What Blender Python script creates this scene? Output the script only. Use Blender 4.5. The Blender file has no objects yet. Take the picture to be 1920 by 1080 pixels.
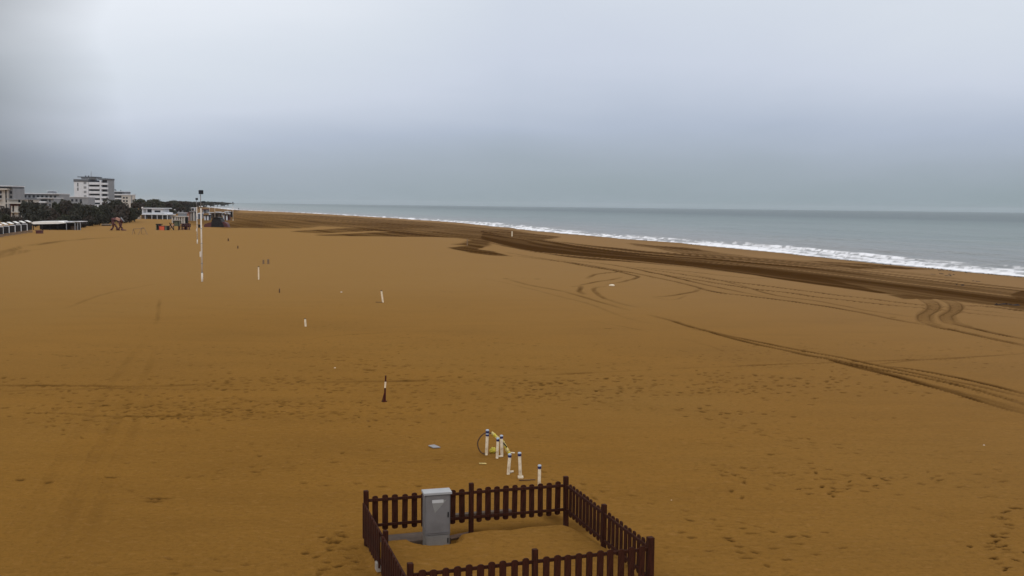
import bpy, math, random
import numpy as np
from mathutils import Vector
random.seed(7); rs = np.random.RandomState(11)
R = math.radians
scene = bpy.context.scene
col = scene.collection

# ------------------------------------------------------------------ camera
F = 1900.0; CAMH = 6.0
pitch = math.atan((540 - 385.7) / F); roll = math.atan(0.012)
fv = np.array([0, math.cos(pitch), -math.sin(pitch)])
r0 = np.array([1.0, 0, 0]); u0 = np.array([0, math.sin(pitch), math.cos(pitch)])
rv = math.cos(roll) * r0 + math.sin(roll) * u0
uv = -math.sin(roll) * r0 + math.cos(roll) * u0
cpos = np.array([0, 0, CAMH])
def P(x, y, z=0.0):                       # pixel of the photograph -> point on the level z
    d = fv * F + (x - 960) * rv - (y - 540) * uv
    return cpos + d * ((z - CAMH) / d[2])
def Q(x, y, D):                           # pixel -> point on the upright plane D metres ahead
    d = fv * F + (x - 960) * rv - (y - 540) * uv
    return cpos + d * (D / d[1])
cd = bpy.data.cameras.new('camera'); cam = bpy.data.objects.new('camera', cd); col.objects.link(cam)
from mathutils import Matrix
M = Matrix(((rv[0], uv[0], -fv[0], 0), (rv[1], uv[1], -fv[1], 0), (rv[2], uv[2], -fv[2], CAMH), (0, 0, 0, 1)))
cam.matrix_world = M
cd.sensor_width = 36; cd.lens = 36 * F / 1920; cd.clip_start = .1; cd.clip_end = 60000
scene.camera = cam

# ------------------------------------------------------------------ helpers
def tag(o, label=None, cat=None, group=None, kind=None):
    if label: o['label'] = label
    if cat: o['category'] = cat
    if group: o['group'] = group
    if kind: o['kind'] = kind
    return o
def thing(name, label, cat, loc=(0, 0, 0), rz=0, group=None):
    o = bpy.data.objects.new(name, None); col.objects.link(o)
    o.location = loc; o.rotation_euler = (0, 0, rz); o.empty_display_size = .3
    return tag(o, label, cat, group)
class MB:
    def __init__(s): s.v = []; s.f = []
    def add(s, vs, fs):
        n = len(s.v); s.v += [tuple(map(float, p)) for p in vs]; s.f += [tuple(n + i for i in f) for f in fs]; return s
    def box(s, c, d, rz=0, tilt=0):
        x, y, z = [k / 2 for k in d]; vs = []
        for sx, sy, sz in ((-1,-1,-1),(1,-1,-1),(1,1,-1),(-1,1,-1),(-1,-1,1),(1,-1,1),(1,1,1),(-1,1,1)):
            p = Vector((sx*x, sy*y, sz*z))
            if tilt: p.rotate(Matrix.Rotation(tilt, 3, 'Y'))
            if rz: p.rotate(Matrix.Rotation(rz, 3, 'Z'))
            vs.append((p.x + c[0], p.y + c[1], p.z + c[2]))
        return s.add(vs, [(3,2,1,0),(4,5,6,7),(0,1,5,4),(1,2,6,5),(2,3,7,6),(3,0,4,7)])
    def tube(s, pts, r, n=10, cap=True):
        pts = [Vector(p) for p in pts]
        rr = r if isinstance(r, (list, tuple)) else [r] * len(pts)
        base = len(s.v); prev = None
        for i, p in enumerate(pts):
            t = (pts[min(i+1, len(pts)-1)] - pts[max(i-1, 0)]).normalized()
            a = Vector((1, 0, 0)) if abs(t.x) < .9 else Vector((0, 1, 0))
            if prev is not None: a = prev
            b = t.cross(a).normalized(); a = b.cross(t).normalized(); prev = a
            for k in range(n):
                q = 2 * math.pi * k / n
                s.v.append(tuple(p + (a * math.cos(q) + b * math.sin(q)) * rr[i]))
        for i in range(len(pts) - 1):
            for k in range(n):
                k2 = (k + 1) % n
                s.f.append((base+i*n+k, base+i*n+k2, base+(i+1)*n+k2, base+(i+1)*n+k))
        if cap:
            s.f.append(tuple(base + k for k in range(n))[::-1]); s.f.append(tuple(base + (len(pts)-1)*n + k for k in range(n)))
        return s
    def prism(s, outline, y0, y1):        # outline in x,z extruded along y
        n = len(outline)
        vs = [(x, y0, z) for x, z in outline] + [(x, y1, z) for x, z in outline]
        return s.add(vs, [tuple(range(n)), tuple(range(2*n-1, n-1, -1))] + [(i, i+n, (i+1) % n + n, (i+1) % n) for i in range(n)])
    def build(s, name, m, parent=None, bevel=0, smooth=False):
        me = bpy.data.meshes.new(name); me.from_pydata(s.v, [], s.f)
        import bmesh
        bm = bmesh.new(); bm.from_mesh(me); bmesh.ops.recalc_face_normals(bm, faces=bm.faces)
        if bevel: bmesh.ops.bevel(bm, geom=bm.edges[:], offset=bevel, segments=2, affect='EDGES', clamp_overlap=True)
        bm.to_mesh(me); bm.free()
        if smooth:
            for p in me.polygons: p.use_smooth = True
        me.materials.append(m)
        o = bpy.data.objects.new(name, me); col.objects.link(o)
        if parent: o.parent = parent
        return o
def copy_tree(o, parent=None):
    c = o.copy(); col.objects.link(c)
    if parent: c.parent = parent
    for ch in [k for k in bpy.data.objects if k.parent == o]: copy_tree(ch, c)
    return c

# ------------------------------------------------------------------ materials
def new_mat(name):
    m = bpy.data.materials.new(name); m.use_nodes = True
    nt = m.node_tree; b = nt.nodes['Principled BSDF']; return m, nt, b
def mixc(nt, fac, a, b, blend='MIX'):
    n = nt.nodes.new('ShaderNodeMix'); n.data_type = 'RGBA'; n.blend_type = blend
    for key, v in ((0, fac), (6, a), (7, b)):
        if isinstance(v, bpy.types.NodeSocket): nt.links.new(v, n.inputs[key])
        elif key == 0: n.inputs[0].default_value = v
        else: n.inputs[key].default_value = (*v, 1)
    return n.outputs[2]
def math_(nt, op, a, b=None, clamp=False):
    n = nt.nodes.new('ShaderNodeMath'); n.operation = op; n.use_clamp = clamp
    for i, v in enumerate((a, b)):
        if v is None: continue
        if isinstance(v, bpy.types.NodeSocket): nt.links.new(v, n.inputs[i])
        else: n.inputs[i].default_value = v
    return n.outputs[0]
def coords(nt, scale=(1, 1, 1), rz=0, kind='Object'):
    t = nt.nodes.new('ShaderNodeTexCoord'); mp = nt.nodes.new('ShaderNodeMapping')
    mp.inputs['Scale'].default_value = scale; mp.inputs['Rotation'].default_value = (0, 0, rz)
    nt.links.new(t.outputs[kind], mp.inputs[0]); return mp.outputs[0]
def noise(nt, vec, scale=1, detail=4, rough=.55, dist=0):
    n = nt.nodes.new('ShaderNodeTexNoise'); n.inputs['Scale'].default_value = scale
    n.inputs['Detail'].default_value = detail; n.inputs['Roughness'].default_value = rough; n.inputs['Distortion'].default_value = dist
    nt.links.new(vec, n.inputs[0]); return n.outputs[0]
def ramp(nt, fac, stops):
    n = nt.nodes.new('ShaderNodeValToRGB'); e = n.color_ramp.elements
    while len(e) < len(stops): e.new(.5)
    for k, (p, c) in zip(e, stops): k.position = p; k.color = (*c, 1) if len(c) == 3 else c
    nt.links.new(fac, n.inputs[0]); return n.outputs[0]
def g3(v): return (v, v, v)
def mat(name, c, rough=.7, var=.25, scale=6, bump=.2, stretch=(1, 1, 1), metal=0, dirt=None):
    m, nt, b = new_mat(name)
    v = coords(nt, stretch); n = noise(nt, v, scale, 5, .6)
    d = tuple(k * (1 - var) for k in c) if dirt is None else dirt
    l = tuple(min(1, k * (1 + var * .5)) for k in c)
    cc = ramp(nt, n, [(.3, d), (.55, c), (.75, l)])
    b.inputs['Specular IOR Level'].default_value = .15 if max(c) < .08 else .4
    nt.links.new(cc, b.inputs['Base Color']); b.inputs['Roughness'].default_value = rough; b.inputs['Metallic'].default_value = metal
    if bump:
        bp = nt.nodes.new('ShaderNodeBump'); bp.inputs['Strength'].default_value = bump; bp.inputs['Distance'].default_value = .02
        nt.links.new(noise(nt, v, scale * 4, 4), bp.inputs['Height']); nt.links.new(bp.outputs[0], b.inputs['Normal'])
    return m
MAT = dict(
    wood=mat('stained_wood', (.046, .0135, .0065), .9, .55, 5, .5, (6, 6, 1)),
    grey=mat('grey_cabinet_paint', (.165, .157, .157), .6, .15, 3, .05, dirt=(.13, .122, .12)),
    lid=mat('pale_lid', (.34, .34, .345), .5, .15, 5, .05),
    plate=mat('pale_plate', (.50, .50, .50), .5, .1, 8, 0),
    worn=mat('faded_sticker', (.23, .225, .215), .6, .1, 12, 0),
    black=mat('black_plastic', (.012, .012, .014), .45, .3, 6, .1),
    conc=mat('weathered_concrete', (.085, .055, .036), .9, .3, 4, .5),
    pconc=mat('pale_concrete', (.34, .30, .26), .9, .3, 4, .4),
    white=mat('white_paint', (.62, .58, .52), .5, .2, 5, .05, dirt=(.42, .36, .28)),
    bone=mat('bone_plastic', (.76, .66, .50), .5, .2, 9, .05, dirt=(.48, .37, .24)),
    blue=mat('dark_blue_cap', (.012, .016, .09), .5, .2, 8, 0),
    pblue=mat('pale_blue_cap', (.40, .46, .55), .5, .2, 8, 0),
    yellow=mat('yellow_tape', (.66, .55, .06), .6, .35, 18, .2),
    straw=mat('straw_rope', (.68, .56, .22), .8, .5, 22, .4),
    rust=mat('dark_red_steel', (.060, .010, .007), .6, .4, 8, .2),
    stakew=mat('stake_white', (.80, .68, .50), .6, .25, 8, .1),
    plank=mat('brown_plank', (.10, .05, .025), .85, .4, 5, .4, (1, 6, 6)),
    gplate=mat('grey_board', (.27, .26, .26), .7, .2, 6, .1),
    mast=mat('mast_white', (.68, .61, .53), .5, .25, 2, .1, dirt=(.55, .48, .40)),
    mastg=mat('mast_grey', (.25, .25, .26), .5, .2, 3, .1),
    dark=mat('dark_body', (.020, .018, .018), .7, .4, 3, .2),
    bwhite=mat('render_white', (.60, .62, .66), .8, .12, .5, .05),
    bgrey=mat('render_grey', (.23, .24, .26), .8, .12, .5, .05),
    bdark=mat('slate_trim', (.10, .11, .13), .7, .2, .5, 0),
    cream=mat('render_cream', (.50, .47, .43), .8, .15, .5, .05),
    glass=mat('window_glass', (.03, .035, .045), .15, .3, 1, 0),
    maroon=mat('maroon_panel', (.09, .022, .022), .6, .3, 2, .1),
    red=mat('orange_red_panel', (.62, .10, .035), .6, .25, 2, .1),
    bark=mat('bark', (.06, .045, .035), .95, .4, 3, .5),
    pink=mat('faded_pink', (.40, .22, .17), .7, .2, 2, .1),
    green=mat('dull_green', (.12, .13, .08), .7, .3, 2, .1),
    tan=mat('tan_timber', (.22, .14, .08), .85, .3, 3, .3),
    tarp=mat('black_tarp', (.022, .020, .022), .6, .5, 2, .5),
    awn=mat('white_awning', (.80, .79, .76), .6, .06, 1, .05),
    ball=mat('white_ball', (.75, .72, .66), .4, .15, 9, .05),
    weed=mat('seaweed', (.022, .012, .007), .7, .5, 6, .5),
)
def foliage(name, a, b_):
    m, nt, b = new_mat(name)
    c = ramp(nt, noise(nt, coords(nt), .9, 4, .7), [(.35, a), (.65, b_)])
    nt.links.new(c, b.inputs['Base Color']); b.inputs['Roughness'].default_value = .85
    return m
LEAF = [foliage('foliage_dark', (.020, .020, .015), (.050, .050, .034)), foliage('foliage_olive', (.024, .026, .016), (.062, .064, .036)),
        foliage('foliage_brown', (.026, .019, .014), (.060, .045, .034))]

# ------------------------------------------------------------------ numpy noise
_perm = rs.rand(256, 256)
def vnoise(x, y):
    xi = np.floor(x).astype(int); yi = np.floor(y).astype(int); fx = x - xi; fy = y - yi
    fx = fx*fx*(3-2*fx); fy = fy*fy*(3-2*fy)
    g = lambda a, b: _perm[(a) & 255, (b) & 255]
    return (g(xi, yi)*(1-fx) + g(xi+1, yi)*fx)*(1-fy) + (g(xi, yi+1)*(1-fx) + g(xi+1, yi+1)*fx)*fy
def fbm(x, y, o=4):
    s = 0; a = .5; t = 0
    for i in range(o):
        s = s + a * vnoise(x*2**i + 17*i, y*2**i + 31*i); t += a; a *= .5
    return s / t
def sstep(a, b, x):
    t = np.clip((x - a) / (b - a), 0, 1); return t*t*(3-2*t)

# ------------------------------------------------------------------ shoreline
SEA = -0.6
shore_px = [(445,394),(600,401),(720,408),(860,417),(960,427),(1040,436),(1110,442),(1200,449),(1300,458),(1400,466),(1500,477),(1600,487),(1700,497),(1800,508),(1920,518)]
shp = np.array([P(x, y, SEA)[:2] for x, y in shore_px])[::-1]
ys = shp[:, 1]; xs = shp[:, 0]
kk = (xs[3] - xs[0]) / (ys[3] - ys[0]); kl = -.36
YS = np.concatenate([[-3000, ys[0]-60], ys, [ys[-1]+1500, 12000]])
XS = np.concatenate([[xs[0]-kk*(ys[0]+3000)*.9, xs[0]-60*kk], xs, [xs[-1]+1500*kl, xs[-1]+(12000-ys[-1])*kl]])
def shore_v(x, y):
    y0 = y + 0*x
    X = (np.interp(y0-12, YS, XS) + np.interp(y0, YS, XS) + np.interp(y0+12, YS, XS)) / 3
    w = (vnoise(y0/16+3, y0*0+5)-.5)*2.2 + (vnoise(y0/5+3, y0*0+9)-.5)*.9
    return (x - X) * .945 + w

# ------------------------------------------------------------------ fence square
HT = .96
cA, cB, cC, cD = [P(x, y, HT)[:2] for x, y in ((687,920),(1062,893),(1220,1008),(769,1056))]
def enc(x, y):                            # position inside the fenced square, (0..1, 0..1), far side is b = 0
    ex = cB - cA; ey = ((cD - cA) + (cC - cB)) / 2
    det = ex[0]*ey[1] - ex[1]*ey[0]; dx = x - cA[0]; dy = y - cA[1]
    return (dx*ey[1] - dy*ey[0]) / det, (ex[0]*dy - ex[1]*dx) / det
_q = [enc(*P(x, y, .12)[:2]) for x, y in ((735,1020),(838,1012),(885,1005),(960,998),(1030,992),(1062,990))]
RA = [float(q[0]) for q in _q]; RB = [float(q[1]) for q in _q]
_q = [enc(*P(x, y, .12)[:2]) for x, y in ((1050,991),(1078,997),(1110,1012),(1145,1036),(1185,1066),(1205,1095))]
SB = [float(q[1]) for q in _q]; SA = [float(q[0]) for q in _q]
print('mound', RA, RB, SA, SB)
def H0(x, y):
    x = np.asarray(x, float); y = np.asarray(y, float)
    d = np.hypot(x, y); near = sstep(9, 30, d)
    h = (fbm(x/14, y/14, 3)-.5)*.16*near + (fbm(x/2.6+9, y/2.6, 3)-.5)*.05
    v = shore_v(x, y)
    h = h * sstep(3, -6, v)
    h = h + sstep(-16, 14, v) * -1.2 - sstep(14, 60, v)*1.6
    a, b = enc(x, y)
    b0 = np.interp(a, RA, RB)
    b0 = b0 + (vnoise(a*9, a*0+3)-.5)*.03
    a1 = np.interp(b, SB, SA)
    ins = sstep(-.04, .04, a)*sstep(.06, -.05, a-a1)*sstep(1.15, .98, b)
    h = h + ins * (sstep(-.03, .05, b-b0)*.25 - .07*sstep(-.06, .0, b)*(1-sstep(-.02, .05, b-b0)))
    h = h + np.exp(-((a-.12)**2/.01+(b-.62)**2/.03))*.05
    cx, cy = P(816, 1027, .03)[:2]; dd = np.hypot((x-cx)/.42, (y-cy+.05)/.34)
    h = h*(1-sstep(1.25, .75, dd)) + .0*dd
    return h
def G(px, py):                            # pixel -> point on the sand
    p = P(px, py, 0)
    for _ in range(3): p = P(px, py, float(H0(p[0], p[1])))
    return p

# ------------------------------------------------------------------ polar sheets
def rings(dmin, dmax, k=1.0):
    d = [dmin]
    while d[-1] < dmax:
        x = d[-1]
        if x < 8: st = .5
        elif x > 1200: st = x*.12
        else:
            st = x*x/CAMH * .00078 * k * (1.0 if x < 38 else .55)
            st = max(.028, min(st, x*.03))
        d.append(x + st)
    return np.array(d)
def angles(k=1.0):
    fine = np.arange(-31.5, 31.5, .046*k); co = np.arange(-40, -31.5, .3); co2 = np.arange(31.6, 40, .3)
    return np.radians(np.concatenate([np.arange(-180, -40, 4.0), co, fine, co2, np.arange(40, 180.1, 4.0)]))
def sheet(name, rr, th, z, attrs, m, keep=None):
    nr, nt_ = z.shape
    X = rr[:, None]*np.sin(th)[None]; Y = rr[:, None]*np.cos(th)[None]
    co = np.stack([X, Y, z], -1).reshape(-1, 3)
    i = np.arange(nr-1)[:, None]*nt_ + np.arange(nt_-1)[None]
    q = np.stack([i, i+nt_, i+nt_+1, i+1], -1).reshape(-1, 4)
    if keep is not None:
        kf = keep.reshape(-1)[q].any(1); q = q[kf]
        used = np.zeros(len(co), bool); used[q.reshape(-1)] = True
        idx = np.cumsum(used) - 1; co = co[used]; q = idx[q]
        attrs = {k: a.reshape(-1)[used] for k, a in attrs.items()}
    me = bpy.data.meshes.new(name)
    me.vertices.add(len(co)); me.vertices.foreach_set('co', co.astype('f').reshape(-1))
    me.loops.add(len(q)*4); me.loops.foreach_set('vertex_index', q.astype('i').reshape(-1))
    me.polygons.add(len(q)); me.polygons.foreach_set('loop_start', np.arange(0, len(q)*4, 4, dtype='i'))
    me.polygons.foreach_set('loop_total', np.full(len(q), 4, 'i')); me.polygons.foreach_set('use_smooth', np.ones(len(q), bool))
    me.update(calc_edges=True)
    for k, a in attrs.items():
        at = me.attributes.new(k, 'FLOAT', 'POINT'); at.data.foreach_set('value', a.astype('f').reshape(-1))
    me.materials.append(m)
    o = bpy.data.objects.new(name, me); col.objects.link(o); return o

rr = rings(.5, 9000); th = angles()
XX = rr[:, None]*np.sin(th)[None]; YY = rr[:, None]*np.cos(th)[None]
Z = H0(XX, YY); V = shore_v(XX, YY)
DAMP = np.zeros_like(Z)
step = np.diff(rr, append=rr[-1]*1.1)
print('ground', Z.shape)

def block(x0, x1, y0, y1):
    c = np.array([[x0, y0], [x0, y1], [x1, y0], [x1, y1]])
    r = np.hypot(c[:, 0], c[:, 1]); a = np.arctan2(c[:, 0], c[:, 1])
    rmin = 0 if (x0 < 0 < x1 and y0 < 0 < y1) else max(0, min(r.min(), abs(y0) if x0 < 0 < x1 else 1e9, abs(x0) if y0 < 0 < y1 else 1e9))
    i0, i1 = np.searchsorted(rr, [rmin, r.max()]); j0, j1 = np.searchsorted(th, [a.min(), a.max()])
    return slice(max(0, i0-1), i1+1), slice(max(0, j0-1), j1+1)

def catmull(pts, n=8):
    p = [np.array(q, float) for q in pts]; p = [2*p[0]-p[1]] + p + [2*p[-1]-p[-2]]; out = []
    for i in range(1, len(p)-2):
        for t in np.linspace(0, 1, n, endpoint=False):
            a, b, c, d = p[i-1:i+3]
            out.append(.5*((2*b) + (-a+c)*t + (2*a-5*b+4*c-d)*t*t + (-a+3*b-3*c+d)*t**3))
    out.append(p[-2]); return out
def world_line(px, n=8):
    L = []
    for q in catmull(px, n):
        p = P(q[0], q[1], 0); L.append(p[:2])
    return np.array(L)
def carve(line, w, depth, damp, tread=0, berm=.5, rough=.35, double=0):
    s0 = 0.0; tot = float(np.hypot(*np.diff(line, axis=0).T).sum()); tp = min(14.0, tot*.3)
    for a, b in zip(line[:-1], line[1:]):
        dv = b - a; L = float(np.hypot(*dv))
        if L < 1e-4: continue
        t = dv / L; n = np.array([-t[1], t[0]])
        pad = w*1.6 + .6
        I, J = block(min(a[0], b[0])-pad, max(a[0], b[0])+pad, min(a[1], b[1])-pad, max(a[1], b[1])+pad)
        x = XX[I, J] - a[0]; y = YY[I, J] - a[1]
        if x.size:
            s = x*t[0] + y*t[1]; o = x*n[0] + y*n[1]
            sp = np.maximum(step[I, None]*abs(n[1])*.55, .015)
            ww = np.maximum(w/2, sp); amp = np.minimum(1, (w/2)/ww*1.5)
            inside = (s >= -.001) & (s <= L)
            wob = (vnoise((s0+s)/1.4, s*0+w*77)-.5)*.10
            e = np.abs(o + wob)/ww
            core = np.clip(1.25 - e, 0, 1)**.5 * (e < 1.25)
            rim = np.exp(-((e-1.35)/.28)**2)
            nz = 1 - rough + rough*2*vnoise((s0+s)/.9+5, o/.2+9)
            fade = 1 - rough*.9*(vnoise((s0+s)/7+15, s*0+w*31) > .72)
            ends = np.clip(np.minimum(s0+s+.3, tot-s0-s+.3)/tp, 0, 1)**.7
            tr = 1.0*ends
            if tread:
                ph = np.sin((s0+s)/tread*2*math.pi + np.abs(o)/ww*1.2)
                tr = (.62 + .55*(ph > .1)*(e > .3))*ends
            Z[I, J] += np.where(inside, (-depth*core*amp*tr + berm*depth*rim*amp)*np.minimum(1, nz), 0)
            DAMP[I, J] = np.maximum(DAMP[I, J], np.where(inside, damp*core*amp*nz*tr*fade, 0))
        s0 += L
        
def pair(px, gauge_px=None, **k):
    carve(world_line(px), **k)

# -------- damp bands: polygons traced on the beach (level ground)
def poly_mask(px, soft=.5, warp=1.5, wl=6.0):
    pw = np.array([P(x, y, 0)[:2] for x, y in px])
    pad = 3
    I, J = block(pw[:, 0].min()-pad, pw[:, 0].max()+pad, pw[:, 1].min()-pad, pw[:, 1].max()+pad)
    x = XX[I, J]; y = YY[I, J]
    # stretch the warp along the shore
    sx = x*.95 + y*.31; sy = y*.95 - x*.31
    w1 = (fbm(sx/(wl*.5)+3, sy/(wl*3)+7, 4)-.5)*2*warp
    x = x + w1; y = y + w1*.6
    ins = np.zeros(x.shape, bool); dmin = np.full(x.shape, 1e9)
    n = len(pw)
    for i in range(n):
        a = pw[i]; b = pw[(i+1) % n]
        cond = (a[1] > y) != (b[1] > y)
        with np.errstate(divide='ignore', invalid='ignore'):
            xi = (b[0]-a[0])*(y-a[1])/(b[1]-a[1]+1e-12)+a[0]
        ins ^= cond & (x < xi)
        dv = b-a; L2 = dv.dot(dv)+1e-9
        t = np.clip(((x-a[0])*dv[0]+(y-a[1])*dv[1])/L2, 0, 1)
        dmin = np.minimum(dmin, np.hypot(x-a[0]-t*dv[0], y-a[1]-t*dv[1]))
    sd = np.where(ins, dmin, -dmin)
    return I, J, sstep(-soft, soft, sd)
_bc = np.array([P(x, y, 0)[:2] for x, y in ((900,440),(1000,461),(1100,474),(1200,481),(1300,490),(1400,500),(1500,512),(1600,524),(1700,537),(1800,549),(1920,566))])[::-1]
BY = np.concatenate([[_bc[0,1]-40], _bc[:,1], [_bc[-1,1]+2000]]); BX = np.concatenate([[_bc[0,0]+14], _bc[:,0], [_bc[-1,0]-760]])
def damp_poly(px, amt, streak=.3, soft=.5, warp=1.5, wl=6.0, dz=0):
    hard = 1.0 if wl < 15 else .35
    I, J, m = poly_mask(px, soft, warp, wl)
    x = XX[I, J]; y = YY[I, J]
    if hard == 1.0: sx = (x - (np.interp(y-4, BY, BX)+np.interp(y+4, BY, BX))/2)*.94; sy = y
    else: sx = x*.93 + y*.36; sy = y*.93 - x*.36
    st = fbm(sx/1.3+50, sy/70, 3)
    k = amt*(1 - streak + streak*2*(st-.25)*1.2)
    s2 = fbm(sx/.8+90, sy/90+3, 2); s3 = fbm(sx/2.1+20, sy/45+9, 2)
    k = k*(1 - streak*1.6*hard*sstep(.58, .68, s2))*(1 - streak*1.5*hard*sstep(.60, .70, s3))
    DAMP[I, J] = np.maximum(DAMP[I, J], m*np.clip(k, 0, 1.1))
    Z[I, J] += dz*m

# far beach, between the sea and the flat dry sand
damp_poly([(420,398),(600,404),(720,411),(860,420),(960,430),(1010,438),(930,446),(860,440),(800,436),(720,430),(600,424),(560,428),(430,428),(380,425),(390,410)], .72, .30, 1.5, 5, 25)
damp_poly([(240,383),(330,382),(440,384),(450,400),(440,428),(385,427),(360,414),(320,402),(270,396)], .62, .3, 2.0, 6, 25)
damp_poly([(430,413),(560,414),(700,418),(800,421),(830,425),(790,427),(700,424),(600,421),(500,425),(400,428),(390,424)], .85, .3, 1.5, 4, 25)
damp_poly([(545,434),(640,428),(760,424),(800,427),(700,433),(600,438)], .95, .4, .8, 3, 25)
damp_poly([(580,441),(700,436),(760,433),(860,440),(900,444),(880,448),(800,444),(700,443),(620,443)], .95, .3, .8, 3, 25)
damp_poly([(660,430),(760,431),(800,437),(740,435)], .9, .3, .8, 3, 25)
damp_poly([(790,436),(850,432),(960,432),(1060,444),(1000,452),(930,452),(900,462),(850,458),(880,450),(840,445)], .90, .30, .8, 3, 18)
damp_poly([(843,464),(880,459),(915,461),(893,468),(925,472),(962,481),(915,479),(880,474)], 1.0, .15, .4, 1.2, 8)
damp_poly([(890,446),(1000,447),(1100,460),(1200,470),(1300,477),(1400,489),(1500,499),(1600,512),(1700,524),(1800,536),(1920,552),(1990,562),(1990,604),(1920,586),(1800,566),(1720,560),(1680,556),(1660,553),(1600,542),(1500,529),(1400,515),(1300,503),(1200,493),(1100,486),(1000,472),(920,456)], 1.0, .42, .35, 1.6, 8, -.03)
damp_poly([(1180,456),(1290,464),(1400,481),(1500,487),(1600,491),(1740,497),(1700,503),(1600,501),(1500,500),(1400,492),(1300,480),(1240,468)], .92, .4, .4, 1.6, 8)
damp_poly([(1400,484),(1600,499),(1760,517),(1850,531),(1990,545),(1990,575),(1920,565),(1760,548),(1600,530),(1500,512)], .62, .6, .5, 2.0, 6)
damp_poly([(1890,552),(1905,545),(1990,545),(1990,572),(1915,570)], .95, .1, .3, .6, 5)
damp_poly([(1660,553),(1700,551),(1745,556),(1790,560),(1740,562),(1690,561)], 1.0, .2, .25, .8, 5)
damp_poly([(900,432),(1006,450),(1112,465),(1219,479),(1304,488),(1431,501),(1537,519),(1670,550),(1644,550),(1537,535),(1431,519),(1304,500),(1197,489),(1112,481),(1006,472),(900,448)], 1.05, .12, .25, 1.0, 8, -.02)
damp_poly([(1261,465),(1325,469),(1458,487),(1540,492),(1591,501),(1723,529),(1910,551),(1990,560),(1990,590),(1910,580),(1723,560),(1640,541),(1537,516),(1431,498),(1340,484)], .62, .35, .3, 1.2, 8)
damp_poly([(1520,488),(1600,497),(1680,497),(1755,497),(1690,503),(1600,504)], 1.0, .2, .25, .8, 8)
# a wet rim just above the water
DAMP = np.maximum(DAMP, np.clip(sstep(-1.6, -.2, V)*(.8), 0, 1))
DAMP = np.maximum(DAMP, .25*sstep(-14, -4, V)*fbm(XX/2, YY/30, 3))
# far left: darker crest lines on the sand in front of the huts
damp_poly([(0,471),(60,458),(130,450),(220,444),(130,453),(60,462),(0,478)], .5, .4, .5, 1.5, 10)
damp_poly([(-60,492),(0,482),(80,466),(0,473),(-60,480)], .35, .4, .5, 1.5, 10)

# -------- tyre tracks
T = lambda px, w=.28, dp=.025, dm=.5, tread=0, **k: carve(world_line(px), w*(1.15 if dm > .3 else 1), dp*1.3, min(1, dm*1.15) if dm > .3 else dm, tread, **k)
T([(945,521),(1000,535),(1060,547),(1120,565),(1185,584)], .30, .02, .42)
T([(905,521),(960,532),(1040,553),(1110,572),(1185,600),(1260,612)], .25, .015, .22)
T([(1215,591),(1265,604),(1320,620),(1400,641),(1480,658),(1560,675),(1640,694),(1720,714),(1800,736),(1940,774)], .28, .04, 1.0)
T([(1300,618),(1400,636),(1500,656),(1580,671),(1660,688),(1760,708),(1850,726),(1940,748)], .24, .035, .95)
T([(1480,661),(1560,674),(1640,690),(1720,705),(1800,722),(1880,745),(1940,764)], .28, .035, .9, .28)
T([(1555,676),(1650,699),(1740,722),(1840,752),(1940,780)], .22, .03, .8)
T([(1640,684),(1720,694),(1800,708),(1880,726),(1940,741)], .24, .03, .85)
T([(1100,522),(1120,513),(1165,509),(1150,505),(1100,497),(1040,488)], .36, .03, .7)
T([(1165,535),(1120,538),(1115,546),(1135,560),(1175,572),(1200,577)], .30, .03, .42)
T([(1135,533),(1170,527),(1195,519),(1180,514),(1140,505),(1080,496),(1000,482),(945,473)], .36, .03, .8)
T([(1070,537),(1088,536),(1086,545),(1096,552)], .34, .02, .5)
T([(1085,535),(1120,527),(1150,523),(1168,519)], .3, .02, .55)
T([(960,479),(1040,490),(1120,500),(1200,514),(1280,530),(1340,546),(1420,556),(1560,577),(1720,607),(1800,618)], .36, .035, .80)
T([(1040,487),(1140,496),(1230,512),(1320,532),(1380,545),(1440,556)], .34, .03, .85)
T([(1180,500),(1260,511),(1330,522),(1400,531),(1480,541),(1560,552),(1640,561),(1730,573),(1830,582),(1960,594)], .38, .04, 1.0, .30)
T([(1200,508),(1300,523),(1400,539),(1480,549),(1560,560),(1640,569),(1730,578),(1830,588),(1960,602)], .38, .04, 1.0, .30)
T([(1160,499),(1280,508),(1400,520),(1480,522)], .34, .02, .55)
T([(1290,512),(1380,532),(1450,552),(1540,566),(1640,585),(1740,598)], .30, .02, .50)
T([(1225,556),(1260,553),(1300,546),(1310,541)], .34, .02, .5)
T([(1225,557),(1262,561),(1290,552)], .22, .015, .25)
T([(1700,520),(1780,534),(1860,545),(1940,557)], .34, .02, .5)
T([(1800,573),(1860,576),(1940,586)], .7, .03, .7, .22)
T([(1780,563),(1860,572),(1940,581)], .5, .03, .6, .22)
for q in ([(1728,558),(1748,570),(1750,578),(1733,592),(1737,604),(1760,614),(1800,622),(1860,635),(1940,652)],
          [(1768,560),(1790,571),(1792,580),(1775,592),(1782,604),(1812,613),(1860,624),(1940,639)]):
    m_ = [q[i] for i in range(6)]
    T(m_, .74, .035, .48, .20, rough=.1); T(q[4:], .38, .04, .95, .24)
    off = [(x-11, y) for x, y in m_]; T(off, .10, .02, .6, rough=.15); T([(x+11, y) for x, y in m_], .10, .02, .6, rough=.15)
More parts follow.
